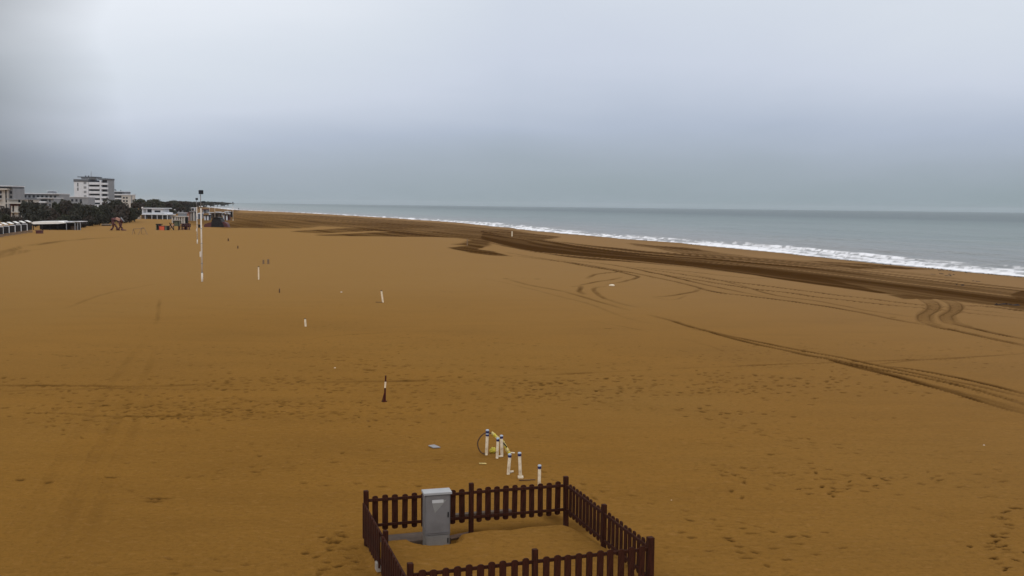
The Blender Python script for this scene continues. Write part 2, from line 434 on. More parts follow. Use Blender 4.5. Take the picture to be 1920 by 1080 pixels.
# long faint walking/driving lines across the near sand
T([(-140,723),(120,722),(250,724),(430,719)], .22, .02, .42, rough=.8)
T([(560,719),(660,716),(700,715),(840,712),(940,706)], .20, .02, .36, rough=.8)
T([(900,708),(1050,702),(1160,696),(1300,690),(1420,684),(1540,680),(1700,674),(1820,668),(1960,660)], .20, .02, .45, rough=.7)
T([(-40,734),(200,728),(330,729)], .16, .015, .3, rough=.8)
T([(1640,684),(1720,674),(1830,670)], .16, .015, .35)
T([(60,774),(120,774),(200,779),(330,778),(420,775)], .16, .02, .4, rough=.9)
for q in ([(20,1010),(90,900),(160,790),(230,690),(275,640)], [(60,1060),(130,940),(200,820),(262,720),(300,650)],
          [(90,1090),(118,1000),(150,930),(205,800),(250,720)], [(140,1090),(170,990),(215,880),(300,700)]):
    T(q, .24, .014, .11, rough=.7)
T([(120,580),(200,550),(300,530)], .3, .01, .2); T([(300,560),(297,590),(292,610)], .2, .01, .25)
T([(560,640),(640,628),(800,622),(900,625)], .2, .01, .2, rough=.9)
T([(1100,600),(1300,640),(1380,668)], .2, .01, .18, rough=.9)

# -------- footprints and dents
def dent(x, y, ang, L=.15, W=.06, depth=.03, damp=.8):
    r = math.hypot(x, y)
    if r < 6: return
    i = min(len(rr)-1, np.searchsorted(rr, r)); sp = step[i]
    L2 = max(L, sp*.5*abs(math.cos(ang)) + r*.0004); W2 = max(W, sp*.36)
    amp = min(1.0, (L*W)/(L2*W2)*1.6)
    p = max(L2, W2)*2
    I, J = block(x-p, x+p, y-p, y+p)
    dx = XX[I, J]-x; dy = YY[I, J]-y
    if dx.size == 0: return
    c, s = math.cos(ang), math.sin(ang)
    e = np.sqrt(((dx*c+dy*s)/L2)**2 + ((-dx*s+dy*c)/W2)**2)
    core = np.exp(-e**2*1.4)
    damp = min(1.0, damp*.95)
    Z[I, J] += (-depth*core + depth*.35*np.exp(-((e-1.4)/.35)**2))*amp
    DAMP[I, J] = np.maximum(DAMP[I, J], damp*amp*np.exp(-e**4*1.2))  # dark bottoms: turned-up damp sand, with the dent's shade painted in
def in_poly(px):
    px = np.array(px, float)
    lo = px.min(0); hi = px.max(0)
    while True:
        q = lo + rs.rand(2)*(hi-lo); ins = False
        for i in range(len(px)):
            a = px[i]; b = px[(i+1) % len(px)]
            if (a[1] > q[1]) != (b[1] > q[1]) and q[0] < (b[0]-a[0])*(q[1]-a[1])/(b[1]-a[1])+a[0]: ins = not ins
        if ins: return q
def prints(px, n, damp=.6, L=.10, along=0.0, spread=.5, mx=7):
    k = 0
    while k < n:                          # short walks of a few steps each
        q = in_poly(px); p = P(q[0], q[1], 0)[:2]; a = along + rs.randn()*spread
        for s in range(rs.randint(1, mx)):
            side = .09*(-1)**s; x = p[0] + math.cos(a)*s*.62 - math.sin(a)*side + rs.randn()*.04; y = p[1] + math.sin(a)*s*.62 + math.cos(a)*side + rs.randn()*.04
            dent(x, y, a + rs.randn()*.2, L*(.8+.5*rs.rand()), .042*(.7+.6*rs.rand()), .03, damp*(.45+.75*rs.rand())); k += 1
prints([(0,705),(430,705),(930,700),(930,722),(430,735),(0,740)], 330, .6)
prints([(0,758),(430,755),(760,755),(760,775),(430,785),(0,800)], 330, .7)
prints([(90,735),(480,730),(480,765),(90,765)], 100, .6)
prints([(0,650),(300,645),(560,660),(560,690),(0,690)], 170, .5)
prints([(500,632),(900,630),(930,650),(500,655)], 110, .5)
prints([(540,660),(930,655),(930,700),(560,700)], 130, .55)
prints([(700,715),(1150,705),(1150,770),(700,775)], 220, .55)
prints([(930,655),(1600,640),(1600,680),(930,700)], 240, .5)
prints([(950,715),(1560,690),(1620,712),(1400,735),(950,755)], 300, .8)
prints([(1250,730),(1560,720),(1760,738),(1780,746),(1500,735),(1250,745)], 70, .7)
prints([(1270,760),(1330,758),(1370,790),(1290,782)], 36, .9)
prints([(1600,640),(1900,640),(1900,700),(1700,680)], 110, .45)
prints([(900,500),(1000,530),(950,545),(600,545)], 40, .4)
prints([(1350,790),(1500,830),(1490,840),(1330,800)], 26, .6)
prints([(1250,855),(1420,875),(1400,895),(1250,880)], 34, .7, along=-.5)
prints([(1500,855),(1560,885),(1540,900),(1490,870)], 10, 1.0, along=-.7)
prints([(1440,905),(1600,915),(1600,930),(1440,920)], 18, 1.0, along=0)
prints([(1280,945),(1500,1080),(1440,1080),(1250,980)], 22, .8, along=-.7)
prints([(1600,840),(1700,885),(1840,920),(1620,905)], 22, .5)
prints([(1872,960),(1900,960),(1885,1078),(1860,1078)], 26, 1.0, along=.3, spread=.5, mx=2)
prints([(1880,1060),(1915,1060),(1915,1078),(1880,1078)], 3, 1.1)
prints([(600,1010),(650,985),(670,1080),(600,1080)], 30, .8, L=.08, mx=2)
prints([(360,880),(680,860),(680,940),(360,940)], 16, .6)
prints([(100,1050),(560,1040),(560,1078),(100,1078)], 14, .5)
prints([(380,640),(560,640),(900,640),(1000,850),(380,850)], 80, .35)
prints([(1150,640),(1900,780),(1900,1050),(1100,860)], 90, .35)
prints([(1000,885),(1090,890),(1090,900),(1000,905)], 8, .6)
prints([(1180,960),(1260,980),(1260,1050),(1230,1050)], 6, .6)
prints([(0,560),(900,560),(900,630),(0,640)], 120, .3)
prints([(200,470),(900,470),(900,540),(200,540)], 60, .3)
prints([(150,740),(600,740),(600,930),(150,930)], 60, .35)
for (x, y, L, d) in ((297,935,.26,.95),(288,940,.2,.7),(208,895,.13,1),(38,900,.1,.9),(92,905,.1,.9),(245,770,.22,1),(240,778,.2,.9),(275,762,.2,.7),(290,728,.1,.7),
                     (60,774,.3,.9),(125,668,.3,.9),(300,665,.16,.8),(637,677,.2,.9),(695,694,.22,.8),(1008,522,.25,1),(980,521,.25,.9),(948,521,.25,.9),(1445,850,.1,1),
                     (1905,951,.16,1),(1818,1023,.05,1),(1393,990,.07,.9),(573,1036,.07,1),(487,855,.06,.9),(1700,672,.2,1),(1850,680,.12,.9),(1520,758,.1,.8),
                     (1140,617,.18,.8),(1187,617,.14,.8),(1315,618,.2,.8),(1675,595,.25,.7)):
    p = P(x, y, 0); dent(p[0], p[1], 0, L, .07, .04, d)

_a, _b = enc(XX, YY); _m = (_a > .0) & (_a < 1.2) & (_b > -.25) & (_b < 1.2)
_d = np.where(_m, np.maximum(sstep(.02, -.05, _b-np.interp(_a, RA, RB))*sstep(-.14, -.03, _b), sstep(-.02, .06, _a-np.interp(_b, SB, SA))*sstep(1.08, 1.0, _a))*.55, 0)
DAMP = np.maximum(DAMP, _d*(.6+.8*fbm(XX/.3, YY/.3, 3)))  # darker sand tone in the ditch behind and beside the mound
# -------- sand material
def attr(nt, n):
    a = nt.nodes.new('ShaderNodeAttribute'); a.attribute_name = n; return a.outputs['Fac']
m, nt, b = new_mat('sand')
oc = coords(nt)
big = noise(nt, coords(nt, (1, 1, 1)), .045, 4, .55)
mid = noise(nt, coords(nt, (.35, 1.2, 1)), .55, 5, .65)
fine = noise(nt, oc, 9, 6, .75)
dry = ramp(nt, big, [(.36, (.222, .110, .024)), (.5, (.254, .125, .026)), (.64, (.250, .130, .031))])
dry = mixc(nt, math_(nt, 'MULTIPLY', math_(nt, 'SUBTRACT', mid, .42, True), 1.3, True), dry, (.190, .094, .021))
dry = mixc(nt, math_(nt, 'MULTIPLY', math_(nt, 'SUBTRACT', fine, .48, True), 2.6, True), dry, (.140, .070, .016))
lite = noise(nt, coords(nt, (.8, 1.5, 1)), 5.5, 5, .75)
dry = mixc(nt, math_(nt, 'MULTIPLY', math_(nt, 'SUBTRACT', lite, .54, True), 3.0, True), dry, (.33, .175, .055))
grit = noise(nt, oc, 16, 3, .7)
dry = mixc(nt, math_(nt, 'MULTIPLY', math_(nt, 'SUBTRACT', grit, .60, True), 3.5, True), dry, (.13, .064, .016))
wet = ramp(nt, fine, [(.3, (.036, .015, .003)), (.7, (.064, .028, .007))])
# near the water the dry sand is greyer; far off, painted haze greys it too
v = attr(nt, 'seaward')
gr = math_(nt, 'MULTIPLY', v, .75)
dry = mixc(nt, attr(nt, 'open'), dry, (.282, .162, .058))  # distance haze painted into the dry sand, paler away from the camera
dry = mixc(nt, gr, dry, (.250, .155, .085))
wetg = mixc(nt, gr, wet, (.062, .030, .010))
dn = math_(nt, 'ADD', attr(nt, 'damp'), math_(nt, 'MULTIPLY', math_(nt, 'SUBTRACT', mid, .5), .12), True)
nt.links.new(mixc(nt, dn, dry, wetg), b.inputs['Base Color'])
ro = math_(nt, 'SUBTRACT', .95, math_(nt, 'MULTIPLY', dn, .25)); nt.links.new(ro, b.inputs['Roughness'])
b.inputs['Specular IOR Level'].default_value = 0
bp = nt.nodes.new('ShaderNodeBump'); bp.inputs['Strength'].default_value = .8; bp.inputs['Distance'].default_value = .05
hh = math_(nt, 'ADD', noise(nt, oc, 22, 5, .7), math_(nt, 'MULTIPLY', noise(nt, coords(nt, (.7, 2.4, 1)), 1.6, 4, .6), 2.0))
nt.links.new(hh, bp.inputs['Height']); nt.links.new(bp.outputs[0], b.inputs['Normal'])
SAND = m
# fold the wind texture of the surface into the sheet
Z += (fbm(XX/.55, YY/.28, 3)-.5)*.032*sstep(60, 20, np.hypot(XX, YY))*sstep(2, -4, V)
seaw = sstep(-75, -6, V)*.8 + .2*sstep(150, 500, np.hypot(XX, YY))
g = sheet('sand_beach', rr, th, Z, {'damp': np.clip(DAMP, 0, 1), 'seaward': np.clip(seaw, 0, 1), 'open': .9*sstep(13, 100, np.hypot(XX, YY)*(.8+.4*fbm(XX/25, YY/25, 2)))}, SAND)  # open grows with distance from the camera, for the painted haze
g['kind'] = 'structure'
del DAMP, Z, seaw

# ------------------------------------------------------------------ sea
rs2 = rings(40, 9000, 1.3); th2 = np.radians(np.concatenate([np.arange(-31, 31.5, .07), np.arange(31.6, 120, 1.0)]))
X2 = rs2[:, None]*np.sin(th2)[None]; Y2 = rs2[:, None]*np.cos(th2)[None]; V2 = shore_v(X2, Y2)
al = Y2*.95 - X2*.31
wv = (V2 + 5*(vnoise(al/23, V2*0+2)-.5) + 1.6*(vnoise(al/6, V2*0+4)-.5))
nearw = sstep(900, 200, np.hypot(X2, Y2))
hgt = .05*np.sin(wv/2.4)*sstep(60, 10, V2)*sstep(0, 3, V2)
for c0, a0, w0, sd in ((3.2, .16, .9, 5), (9.5, .30, 1.3, 21), (18, .30, 1.8, 43), (29, .34, 2.2, 67), (46, .34, 3, 87), (70, .36, 4, 107), (105, .4, 6, 127)):
    hgt += a0*np.exp(-((wv-c0)/w0)**2)*(.25+1.3*vnoise(al/22+sd, V2*0+sd))
hgt += (fbm(X2/3, Y2/3, 3)-.5)*.10*nearw
Z2 = SEA + .02 + hgt*sstep(-.5, 1.5, V2)
brk = np.clip(sum(np.exp(-((wv-c0+1.0)/w0)**2)*sstep(t0, t0+.3, vnoise(al/18+sd, V2*0+sd)) for c0, w0, sd, t0 in ((5.0, 2.0, 5, .2), (9.6, 2.0, 21, .35))), 0, 1)
nn = fbm(al/1.8, V2/.6, 4)
wid = 1.9 + 3.2*vnoise(al/30+7, V2*0+1)
foam = sstep(wid, wid-2.0, V2 + (nn-.5)*3)*sstep(-.7, -.3, V2)
foam = np.maximum(foam, brk*sstep(.38, .6, nn+.12*brk))
foam = np.maximum(foam, .85*sstep(.52, .64, fbm(al/4+40, V2/1.0+3, 4))*sstep(15, 6, V2)*sstep(0, 2, V2))
m, nt, b = new_mat('sea_water')
fo = attr(nt, 'foam'); vv = attr(nt, 'offshore')
cdeep = ramp(nt, vv, [(0, (.165, .15, .14)), (.05, (.145, .156, .150)), (.16, (.098, .142, .136)), (.6, (.055, .106, .106)), (1, (.016, .052, .060))])
sw = noise(nt, coords(nt, (.02, .006, 1), R(-20)), 1, 4, .6)
cdeep = mixc(nt, math_(nt, 'MULTIPLY', math_(nt, 'SUBTRACT', sw, .42, True), 1.6, True), cdeep, (.020, .055, .062))
fn = math_(nt, 'MULTIPLY', fo, 1.0, True)
nt.links.new(mixc(nt, fn, cdeep, (.90, .90, .92)), b.inputs['Base Color'])
nt.links.new(math_(nt, 'ADD', math_(nt, 'ADD', .28, math_(nt, 'MULTIPLY', vv, .08)), math_(nt, 'MULTIPLY', fo, .6), True), b.inputs['Roughness'])
b.inputs['IOR'].default_value = 1.33; b.inputs['Specular IOR Level'].default_value = .34
bp = nt.nodes.new('ShaderNodeBump'); bp.inputs['Strength'].default_value = .8; bp.inputs['Distance'].default_value = 1.1
hh = math_(nt, 'ADD', noise(nt, coords(nt, (.9, .30, 1), R(-19)), .55, 5, .6), math_(nt, 'MULTIPLY', noise(nt, coords(nt, (.16, .05, 1), R(-19)), .8, 3, .5), 1.5))
nt.links.new(hh, bp.inputs['Height']); nt.links.new(bp.outputs[0], b.inputs['Normal'])
w_ = sheet('sea_water', rs2, th2, Z2, {'foam': np.clip(foam, 0, 1), 'offshore': np.clip(V2/500, 0, 1)}, m, keep=(V2 > -2.0))
w_['kind'] = 'structure'

# ------------------------------------------------------------------ picket fence
def fence():
    root = thing('picket_fence', 'dark red-brown wooden picket fence closing off a square of sand', 'fence', (cA[0], cA[1], 0)); root.scale = (1, 1, .914)
    W = MAT['wood']; O = Vector((cA[0], cA[1], 0))
    C3 = [Vector((c[0], c[1], 0)) for c in (cA, cB, cC, cD)]
    cen = sum(C3, Vector())/4
    mids = []
    def post(p, ht, w=.085, lean=(0, 0)):
        zb = -.25
        mb = MB(); mb.box((0, 0, 0), (w, w, ht - zb), rz=math.atan2((cB-cA)[1], (cB-cA)[0]))
        o = mb.build('post', W, root, bevel=.006); o.location = p - O + Vector((0, 0, (ht + zb)/2)); o.rotation_euler = (lean[0], lean[1], 0)
    for k, c in enumerate(C3): post(c, 1.05 if k != 2 else 1.06, .085 if k != 2 else .10, (R(random.uniform(-1, 1)), R(random.uniform(-1, 1))))
    sides = [(0, 1, False), (1, 2, False), (3, 2, True), (0, 3, None)]
    fr = {0: (Q(877,905,17.6), .505), 1: None}
    for si, (i, j, nearside) in enumerate(sides):
        a, b_ = C3[i], C3[j]; d = (b_-a); L = d.length; t = d.normalized()
        n = Vector((-t.y, t.x, 0)); n = n if n.dot((a+b_)/2-cen) > 0 else -n      # outward
        ang = math.atan2(t.y, t.x)
        mf = [.51, .50, .50, .49][si]; mp = a + d*mf; mids.append(mp)
        post(mp, [1.05, 1.04, 1.06, .90][si], .08, (R(random.uniform(-1.2, 1.2)), R(random.uniform(-1.2, 1.2))))
        drop = [0, 0, 0, -.07][si]
        for (s0, s1) in ((0, mf), (mf, 1)):
            p0 = a + d*s0; p1 = a + d*s1
            e0 = .045; e1 = .045
            l0 = (p1-p0).length
            zz = drop + random.uniform(-.008, .008); sl = random.uniform(-.006, .006) if si != 3 else (-.02 if s0 == 0 else -.015)
            for zr in (.36, .86):
                mb = MB()
                ext = .09 if (si == 2 and s1 == 1 and zr > .5) else 0
                mb.box((0, 0, 0), (l0 - .07 + ext, .035, .055), rz=ang)
                o = mb.build('rail', W, root, bevel=.005)
                off = n*(.0 if si != 3 else .045)
                o.location = (p0+p1)/2 - O + t*ext/2 + off + Vector((0, 0, zr + zz))
                o.rotation_euler = Matrix.Rotation(-math.atan(sl*2/l0), 3, n).to_euler() if False else (0, 0, 0)
            for k in range(10):
                f = (k + .5)/10; pw = random.uniform(.098, .108)
                h = .69 + random.uniform(-.008, .008); mb = MB()
                z0 = .245 + zz + random.uniform(-.01, .01); hw = pw/2; arc = [(hw*math.cos(q), h - hw*.62 + hw*.62*math.sin(q)) for q in np.linspace(0, math.pi, 9)]
                brc = [(hw*math.cos(q), .03 + hw*.62*math.sin(q)-.0) for q in np.linspace(math.pi, 2*math.pi, 9)]
                mb.prism([(x, z) for x, z in arc] + brc, -.011, .011)
                o = mb.build('picket', W, root, bevel=.002)
                o.location = p0 + (p1-p0)*(.04 + .92*f) + n*(.031 if si != 3 else .076) - O + Vector((0, 0, z0))
                o.rotation_euler = (0, 0, ang)
                # small uneven tilt
                o.rotation_euler[1] = R(random.uniform(-.7, .7))
    return root
fence()
aAB = math.atan2((cB-cA)[1], (cB-cA)[0])
exy = (cB-cA)/np.hypot(*(cB-cA)); eyy = np.array([exy[1], -exy[0]])     # across, and towards the camera
def E(a, b, z=0):                         # point in the fenced square, metres from its far left corner
    p = cA + exy*a + eyy*b; return Vector((p[0], p[1], z))

# cabinet
p = P(816, 1027, .03)
cab = thing('electrical_cabinet', 'grey metal electrical cabinet with pale sloping lid inside the picket fence', 'cabinet', (p[0], p[1]+.14, 0), aAB-R(1)); cab.scale = (1, 1, .87)
cw, cdp = .455, .20
MB().box((0, -.03, .71), (cw, cdp, .84)).build('body', MAT['grey'], cab, bevel=.008)
MB().box((0, -.026, .14), (cw-.012, cdp-.012, .298)).build('base', mat('grey_base', (.19, .175, .16), .6, .2, 3, .05), cab, bevel=.006)
lid = MB(); lid.add([(-.25,-.165,1.12),(.25,-.165,1.12),(.25,.07,1.135),(-.25,.07,1.135),(-.25,-.165,1.165),(.25,-.165,1.165),(.25,.07,1.18),(-.25,.07,1.18)],
    [(3,2,1,0),(4,5,6,7),(0,1,5,4),(1,2,6,5),(2,3,7,6),(3,0,4,7)]); lid.build('lid', MAT['lid'], cab, bevel=.004)
door = MB().box((.0, -.138, .72), (.415, .010, .77)).build('door', MAT['grey'], cab, bevel=.003)
MB().box((.185, -.150, .70), (.018, .016, .11)).build('handle', MAT['black'], door, bevel=.003)
MB().box((-.0, -.146, .985), (.20, .006, .062)).build('nameplate', MAT['plate'], door)
MB().add([(-.10,-.1455,.945),(.16,-.1455,1.01),(-.05,-.1455,.75),(-.10,-.1475,.945),(.16,-.1475,1.01),(-.05,-.1475,.75)], [(0,1,2),(5,4,3),(0,3,4,1),(1,4,5,2),(2,5,3,0)]).build('warning_sticker', MAT['worn'], door)
bd = MB().box((0, -.131, .15), (.40, .008, .23)).build('lower_panel', bpy.data.materials['grey_base'], cab, bevel=.003)
MB().box((.185, -.142, .17), (.018, .014, .10)).build('latch', MAT['black'], bd, bevel=.003)
# slab, board, kerb, block, ball
fl = P(722, 1020, .08); fr_ = P(846, 1008, .08); sdv = (fr_-fl)[:2]; sL = float(np.hypot(*sdv)); sa = math.atan2(sdv[1], sdv[0])
o = MB().box((sL/2, .24, -.06), (sL, .48, .16)).build('concrete_slab', MAT['conc'], bevel=.012); o.location = (fl[0], fl[1], .06); o.rotation_euler = (0, 0, sa)
tag(o, 'flat grey-brown concrete slab behind the cabinet, half covered by sand', 'slab')
c = G(862, 1009); o = MB().box((0, 0, 0), (.60, .11, .05)).build('wooden_board', MAT['plank'], bevel=.006); o.location = (c[0], c[1], c[2]+.035); o.rotation_euler = (R(18), R(-2), aAB+R(14))
tag(o, 'reddish brown board lying in the sand right of the cabinet', 'board')
c = E(2.25, -1.0, .0); o = MB().box((0, 0, 0), (1.5, .14, .18)).build('low_strip', MAT['conc'], bevel=.012); o.location = c; o.rotation_euler = (0, 0, aAB)  # low dark strip in the sand beyond the far pickets
tag(o, 'low dark kerb half buried in the sand beyond the far picket side', 'strip')
c = G(714, 1068); o = MB().box((0, 0, .06), (.17, .17, .14)).build('concrete_block', MAT['pconc'], bevel=.01); o.location = c; o.rotation_euler = (0, 0, aAB)
tag(o, 'small pale concrete block at the foot of the left fence side', 'block')
c = G(810, 1041)
import bmesh
def ball(name, r, m, sq=1.0):
    bm = bmesh.new(); bmesh.ops.create_icosphere(bm, subdivisions=3, radius=r)
    for v_ in bm.verts: v_.co *= 1 + .12*(vnoise(np.array(v_.co.x*30+5), np.array(v_.co.z*30+9))-.5); v_.co.z *= sq
    me = bpy.data.meshes.new(name); bm.to_mesh(me); bm.free(); me.materials.append(m)
    for p_ in me.polygons: p_.use_smooth = True
    o = bpy.data.objects.new(name, me); col.objects.link(o); return o
o = ball('shell', .028, MAT['ball'], .8); o.location = (c[0], c[1], c[2]+.018); tag(o, 'small white shell on the sand in front of the cabinet', 'shell')

# ------------------------------------------------------------------ plastic posts
def ppost(px, py, top, label, caps=1, lean=0, w=5.6):
    p = G(px, py); D = p[1]; k = F/D*.97
    h = (py-top)/k; r = w/(F/D)/2
    t = thing('plastic_post', label, 'post', (p[0], p[1], p[2]), random.uniform(0, 3), 'blue-capped white posts')
    lx = lean*h
    MB().tube([(0, 0, -.15), (0, 0, 0), (lx, 0, h*.86)], [r, r, r*1.02], 14).build('shaft', MAT['bone'], t, smooth=False)
    z = h*.86
    MB().tube([(lx, 0, z), (lx*1.05, 0, z+.052)], r*1.14, 14).build('collar', MAT['blue'], t)
    MB().tube([(lx, 0, z+.052), (lx, 0, z+.075), (lx, 0, z+.085)], [r*1.15, r*1.15, r*.7], 14).build('cap', MAT['pblue'], t)
    if caps == 2:
        MB().tube([(lx, 0, z-.075), (lx, 0, z-.035)], r*1.16, 14).build('collar', MAT['blue'], t)
        MB().tube([(lx, 0, z-.035), (lx, 0, z-.002)], r*1.10, 14).build('ring', MAT['pblue'], t)
    t.rotation_euler = (0, 0, 0)
    return p, h
p1, h1 = ppost(912, 853, 805, 'white plastic post with doubled blue cap beside the black hoop', 2, .03)
ppost(932, 859, 822, 'shorter white blue-capped post between the hoop post and the grey-white one', 1, .03, 5.2)
ppost(941, 853, 817, 'slightly greyer white post with blue cap under the striped yellow band', 1, -.03, 5.6)
ppost(953, 889, 852, 'short blue-capped white post with a pale stub leaning at its foot', 1, .06, 6)
ppost(976, 896, 848, 'tallest of the blue-capped posts, standing in a dug patch before the fence', 1, -.05, 6)
ppost(1011, 918, 872, 'white blue-capped post close behind the far pickets', 1, 0, 6)
# hoop
c = G(914, 853); k = F/c[1]
pts = [(-(914-x)/k, -.01, (853-y)/k/.97) for x, y in catmull([(921,812),(912,811),(904,815),(897,824),(895,833),(898,843),(903,849),(909,851)], 5)]
o = MB().tube(pts, .016, 8).build('rubber_hoop', MAT['plank'], smooth=True); o.location = c; tag(o, 'thin dark hoop arching left from the double-capped white post', 'hoop')
# striped pole
c = G(958, 852); k = F/c[1]
st = thing('striped_band', 'pale yellow and black twisted tape stretched down from the double-capped post', 'tape', c)
ends = [Vector(((920-958)/k, .02, (852-812)/k/.97)), Vector(((942-958)/k, .0, (852-829)/k/.97)), Vector(((955-958)/k, 0, .02))]
pts = [ends[0].lerp(ends[1], t_) for t_ in np.linspace(0, 1, 6)] + [ends[1].lerp(ends[2], t_) for t_ in np.linspace(0, 1, 7)[1:]]
for i in range(len(pts)-1):
    MB().tube([pts[i], pts[i+1]], [.040+.012*(i % 2), .032+.010*((i+1) % 2)], 8).build('tape_fold', MAT['straw'] if i % 3 != 1 else MAT['yellow'], st)
MB().tube([ends[1]+Vector((-.02, -.03, .03)), ends[1]+Vector((.05, -.03, -.05)), ends[1]+Vector((.10, -.03, -.12))], .016, 8).build('dark_stripe', MAT['dark'], st)
c = G(924, 849); o = ball('crumpled_bag', .075, MAT['yellow'], .9); o.location = (c[0], c[1], c[2]+.06); tag(o, 'crumpled yellowish bag between the hoop post and its neighbour', 'bag')
for v_ in o.data.vertices: v_.co *= .75+.6*random.random()
def lying(name, m, px, py, L, r, ang, label, cat, flat=0):
    c = G(px, py)
    mb = MB()
    if flat: mb.box((0, 0, 0), (L, r*2, flat))
    else: mb.tube([(-L/2, 0, 0), (-L*.1, .004, 0), (L/2, 0, 0)], [r, r*1.05, r*.92], 10)
    o = mb.build(name, m, bevel=.002 if flat else 0); o.location = (c[0], c[1], c[2]+(flat/2 if flat else r)*.8); o.rotation_euler = (0, R(random.uniform(-2, 2)), ang)
    return tag(o, label, cat)
lying('pipe_piece', MAT['bone'], 939, 857, .11, .022, R(8), 'short white pipe piece lying between the two middle posts', 'pipe')
lying('pipe_piece', MAT['bone'], 959, 886, .10, .024, R(40), 'short pale stub leaning by the short blue-capped post', 'pipe')
lying('base_clamp', MAT['bone'], 976, 896, .12, .04, R(5), 'pale collar round the foot of the tallest post', 'clamp', .05)
lying('pipe_piece', MAT['bone'], 958, 850, .18, .018, R(-6), 'thin pale stick at the foot of the striped tape', 'stick')
lying('stick', MAT['straw'], 905, 870, .17, .014, R(-2), 'short straw-coloured stick lying alone left of the posts', 'stick')
lying('branch', MAT['plank'], 984, 901, .26, .012, R(4), 'dark twig lying right of the tallest post foot', 'stick')
lying('branch', MAT['plank'], 999, 900, .12, .010, R(-3), 'short dark twig between the last two posts', 'stick')
c = G(815, 839); o = MB().add([(-.17,.10,.02),(-.02,.14,.035),(.15,-.10,.03),(-.03,-.12,.02),(-.17,.10,0),(-.02,.14,.01),(.15,-.10,.005),(-.03,-.12,0)],
    [(0,1,2,3),(7,6,5,4),(0,4,5,1),(1,5,6,2),(2,6,7,3),(3,7,4,0)]).build('flat_board', MAT['gplate'], bevel=.003); o.location = (c[0], c[1], c[2]+.01)
tag(o, 'thin pale grey board lying flat on sand left of the posts', 'board')

# striped stake
c = G(722, 753); k = F/c[1]
t = thing('marker_stake', 'dark red stake with one white band, propped by a thin brace', 'stake', c)
zz_ = lambda y: (753-y)/k/.98
MB().tube([(-.02, 0, -.1), (-.02, 0, .02), (-.005, 0, zz_(742)), (.0, 0, zz_(727))], [.045, .045, .03, .026], 10).build('lower_shaft', MAT['rust'], t)
MB().tube([(.0, 0, zz_(727)), (.012, 0, zz_(715.5))], .026, 10).build('white_band', MAT['stakew'], t)
MB().tube([(.012, 0, zz_(715.5)), (.02, 0, zz_(704))], .024, 10).build('upper_shaft', MAT['rust'], t)
MB().tube([(-.10, -.03, -.02), (-.055, -.02, zz_(745)), (-.015, 0, zz_(735))], .013, 8).build('brace', MAT['rust'], t)
MB().box((-.02, 0, .012), (.14, .10, .03), R(20)).build('foot', MAT['rust'], t, bevel=.004)

# white stakes
def stake(px, py, top, label, w=3.2, m='stakew', lean=0.0, blk=False):
    p = G(px, py); k = F/p[1]; h = (py-top)/k; r = w/k/2
    t = thing('wooden_stake', label, 'stake', p)
    MB().tube([(0, 0, -.1), (0, 0, 0), (lean*h, 0, h*.93)], [r*1.05, r, r*.95], 9).build('shaft', MAT[m], t)
    MB().tube([(lean*h, 0, h*.93), (lean*h, 0, h)], [r*1.05, r*.8], 9).build('tip', MAT['conc'] if m == 'stakew' else MAT[m], t)
    return p
stake(573, 612, 597, 'short upright white stake alone left of centre', 3.8, lean=-.06)
p = stake(718, 567, 544, 'leaning pale stake with a dark plank at its foot', 3.4, lean=-.13)
lying('dark_plank', MAT['plank'], 711, 567, .42, .03, 0, 'short dark plank by the foot of the leaning pale stake', 'plank', .03)
stake(485, 524, 499, 'thin pale stake right of the tall lamp mast', 2.6, 'stakew')
stake(494, 495, 487, 'small faint stub, left of a pair beyond the thin pale stake', 3.5, 'tan')
stake(503, 495, 486, 'small faint stub, right of a pair beyond the thin pale stake', 4, 'tan')
stake(524, 549, 541, 'small brown stub in the sand near the thin pale stake', 2.2, 'plank')
stake(960, 443, 433, 'lone white stake on the dark sand near the sea', 2.2, 'stakew')
stake(428, 452, 447, 'tiny dark stub left of the farther dark stub', 2.4, 'plank')
stake(446, 466, 461, 'tiny dark stub between lamp mast and faint pair', 2.2, 'plank')
stake(876, 460, 448, 'faint thin stake at the tip of the dark wet patch', 2, 'tan')
def scrap(px, py, w, label, m='ball', h=.25):
    p = G(px, py); r = w/(F/p[1])/2
    o = ball('shell' if w < 5 else 'driftwood', r, MAT[m], .4); o.location = (p[0], p[1], p[2]+r*.15)
    for v_ in o.data.vertices: v_.co.y *= .6
    tag(o, label, 'shell' if w < 5 else 'driftwood')
scrap(1147, 536, 11, 'pale piece of driftwood beside the looping tyre track', 'stakew')
scrap(640, 548, 4, 'tiny white shell left of the leaning pale stake')
scrap(1845, 835, 4, 'tiny white shell alone on the right foreground sand')
scrap(1259, 938, 3, 'tiny pale shell right of the picket fence', 'bone')
scrap(628, 690, 4, 'tiny pale shell above the horizontal footprint line', 'bone')

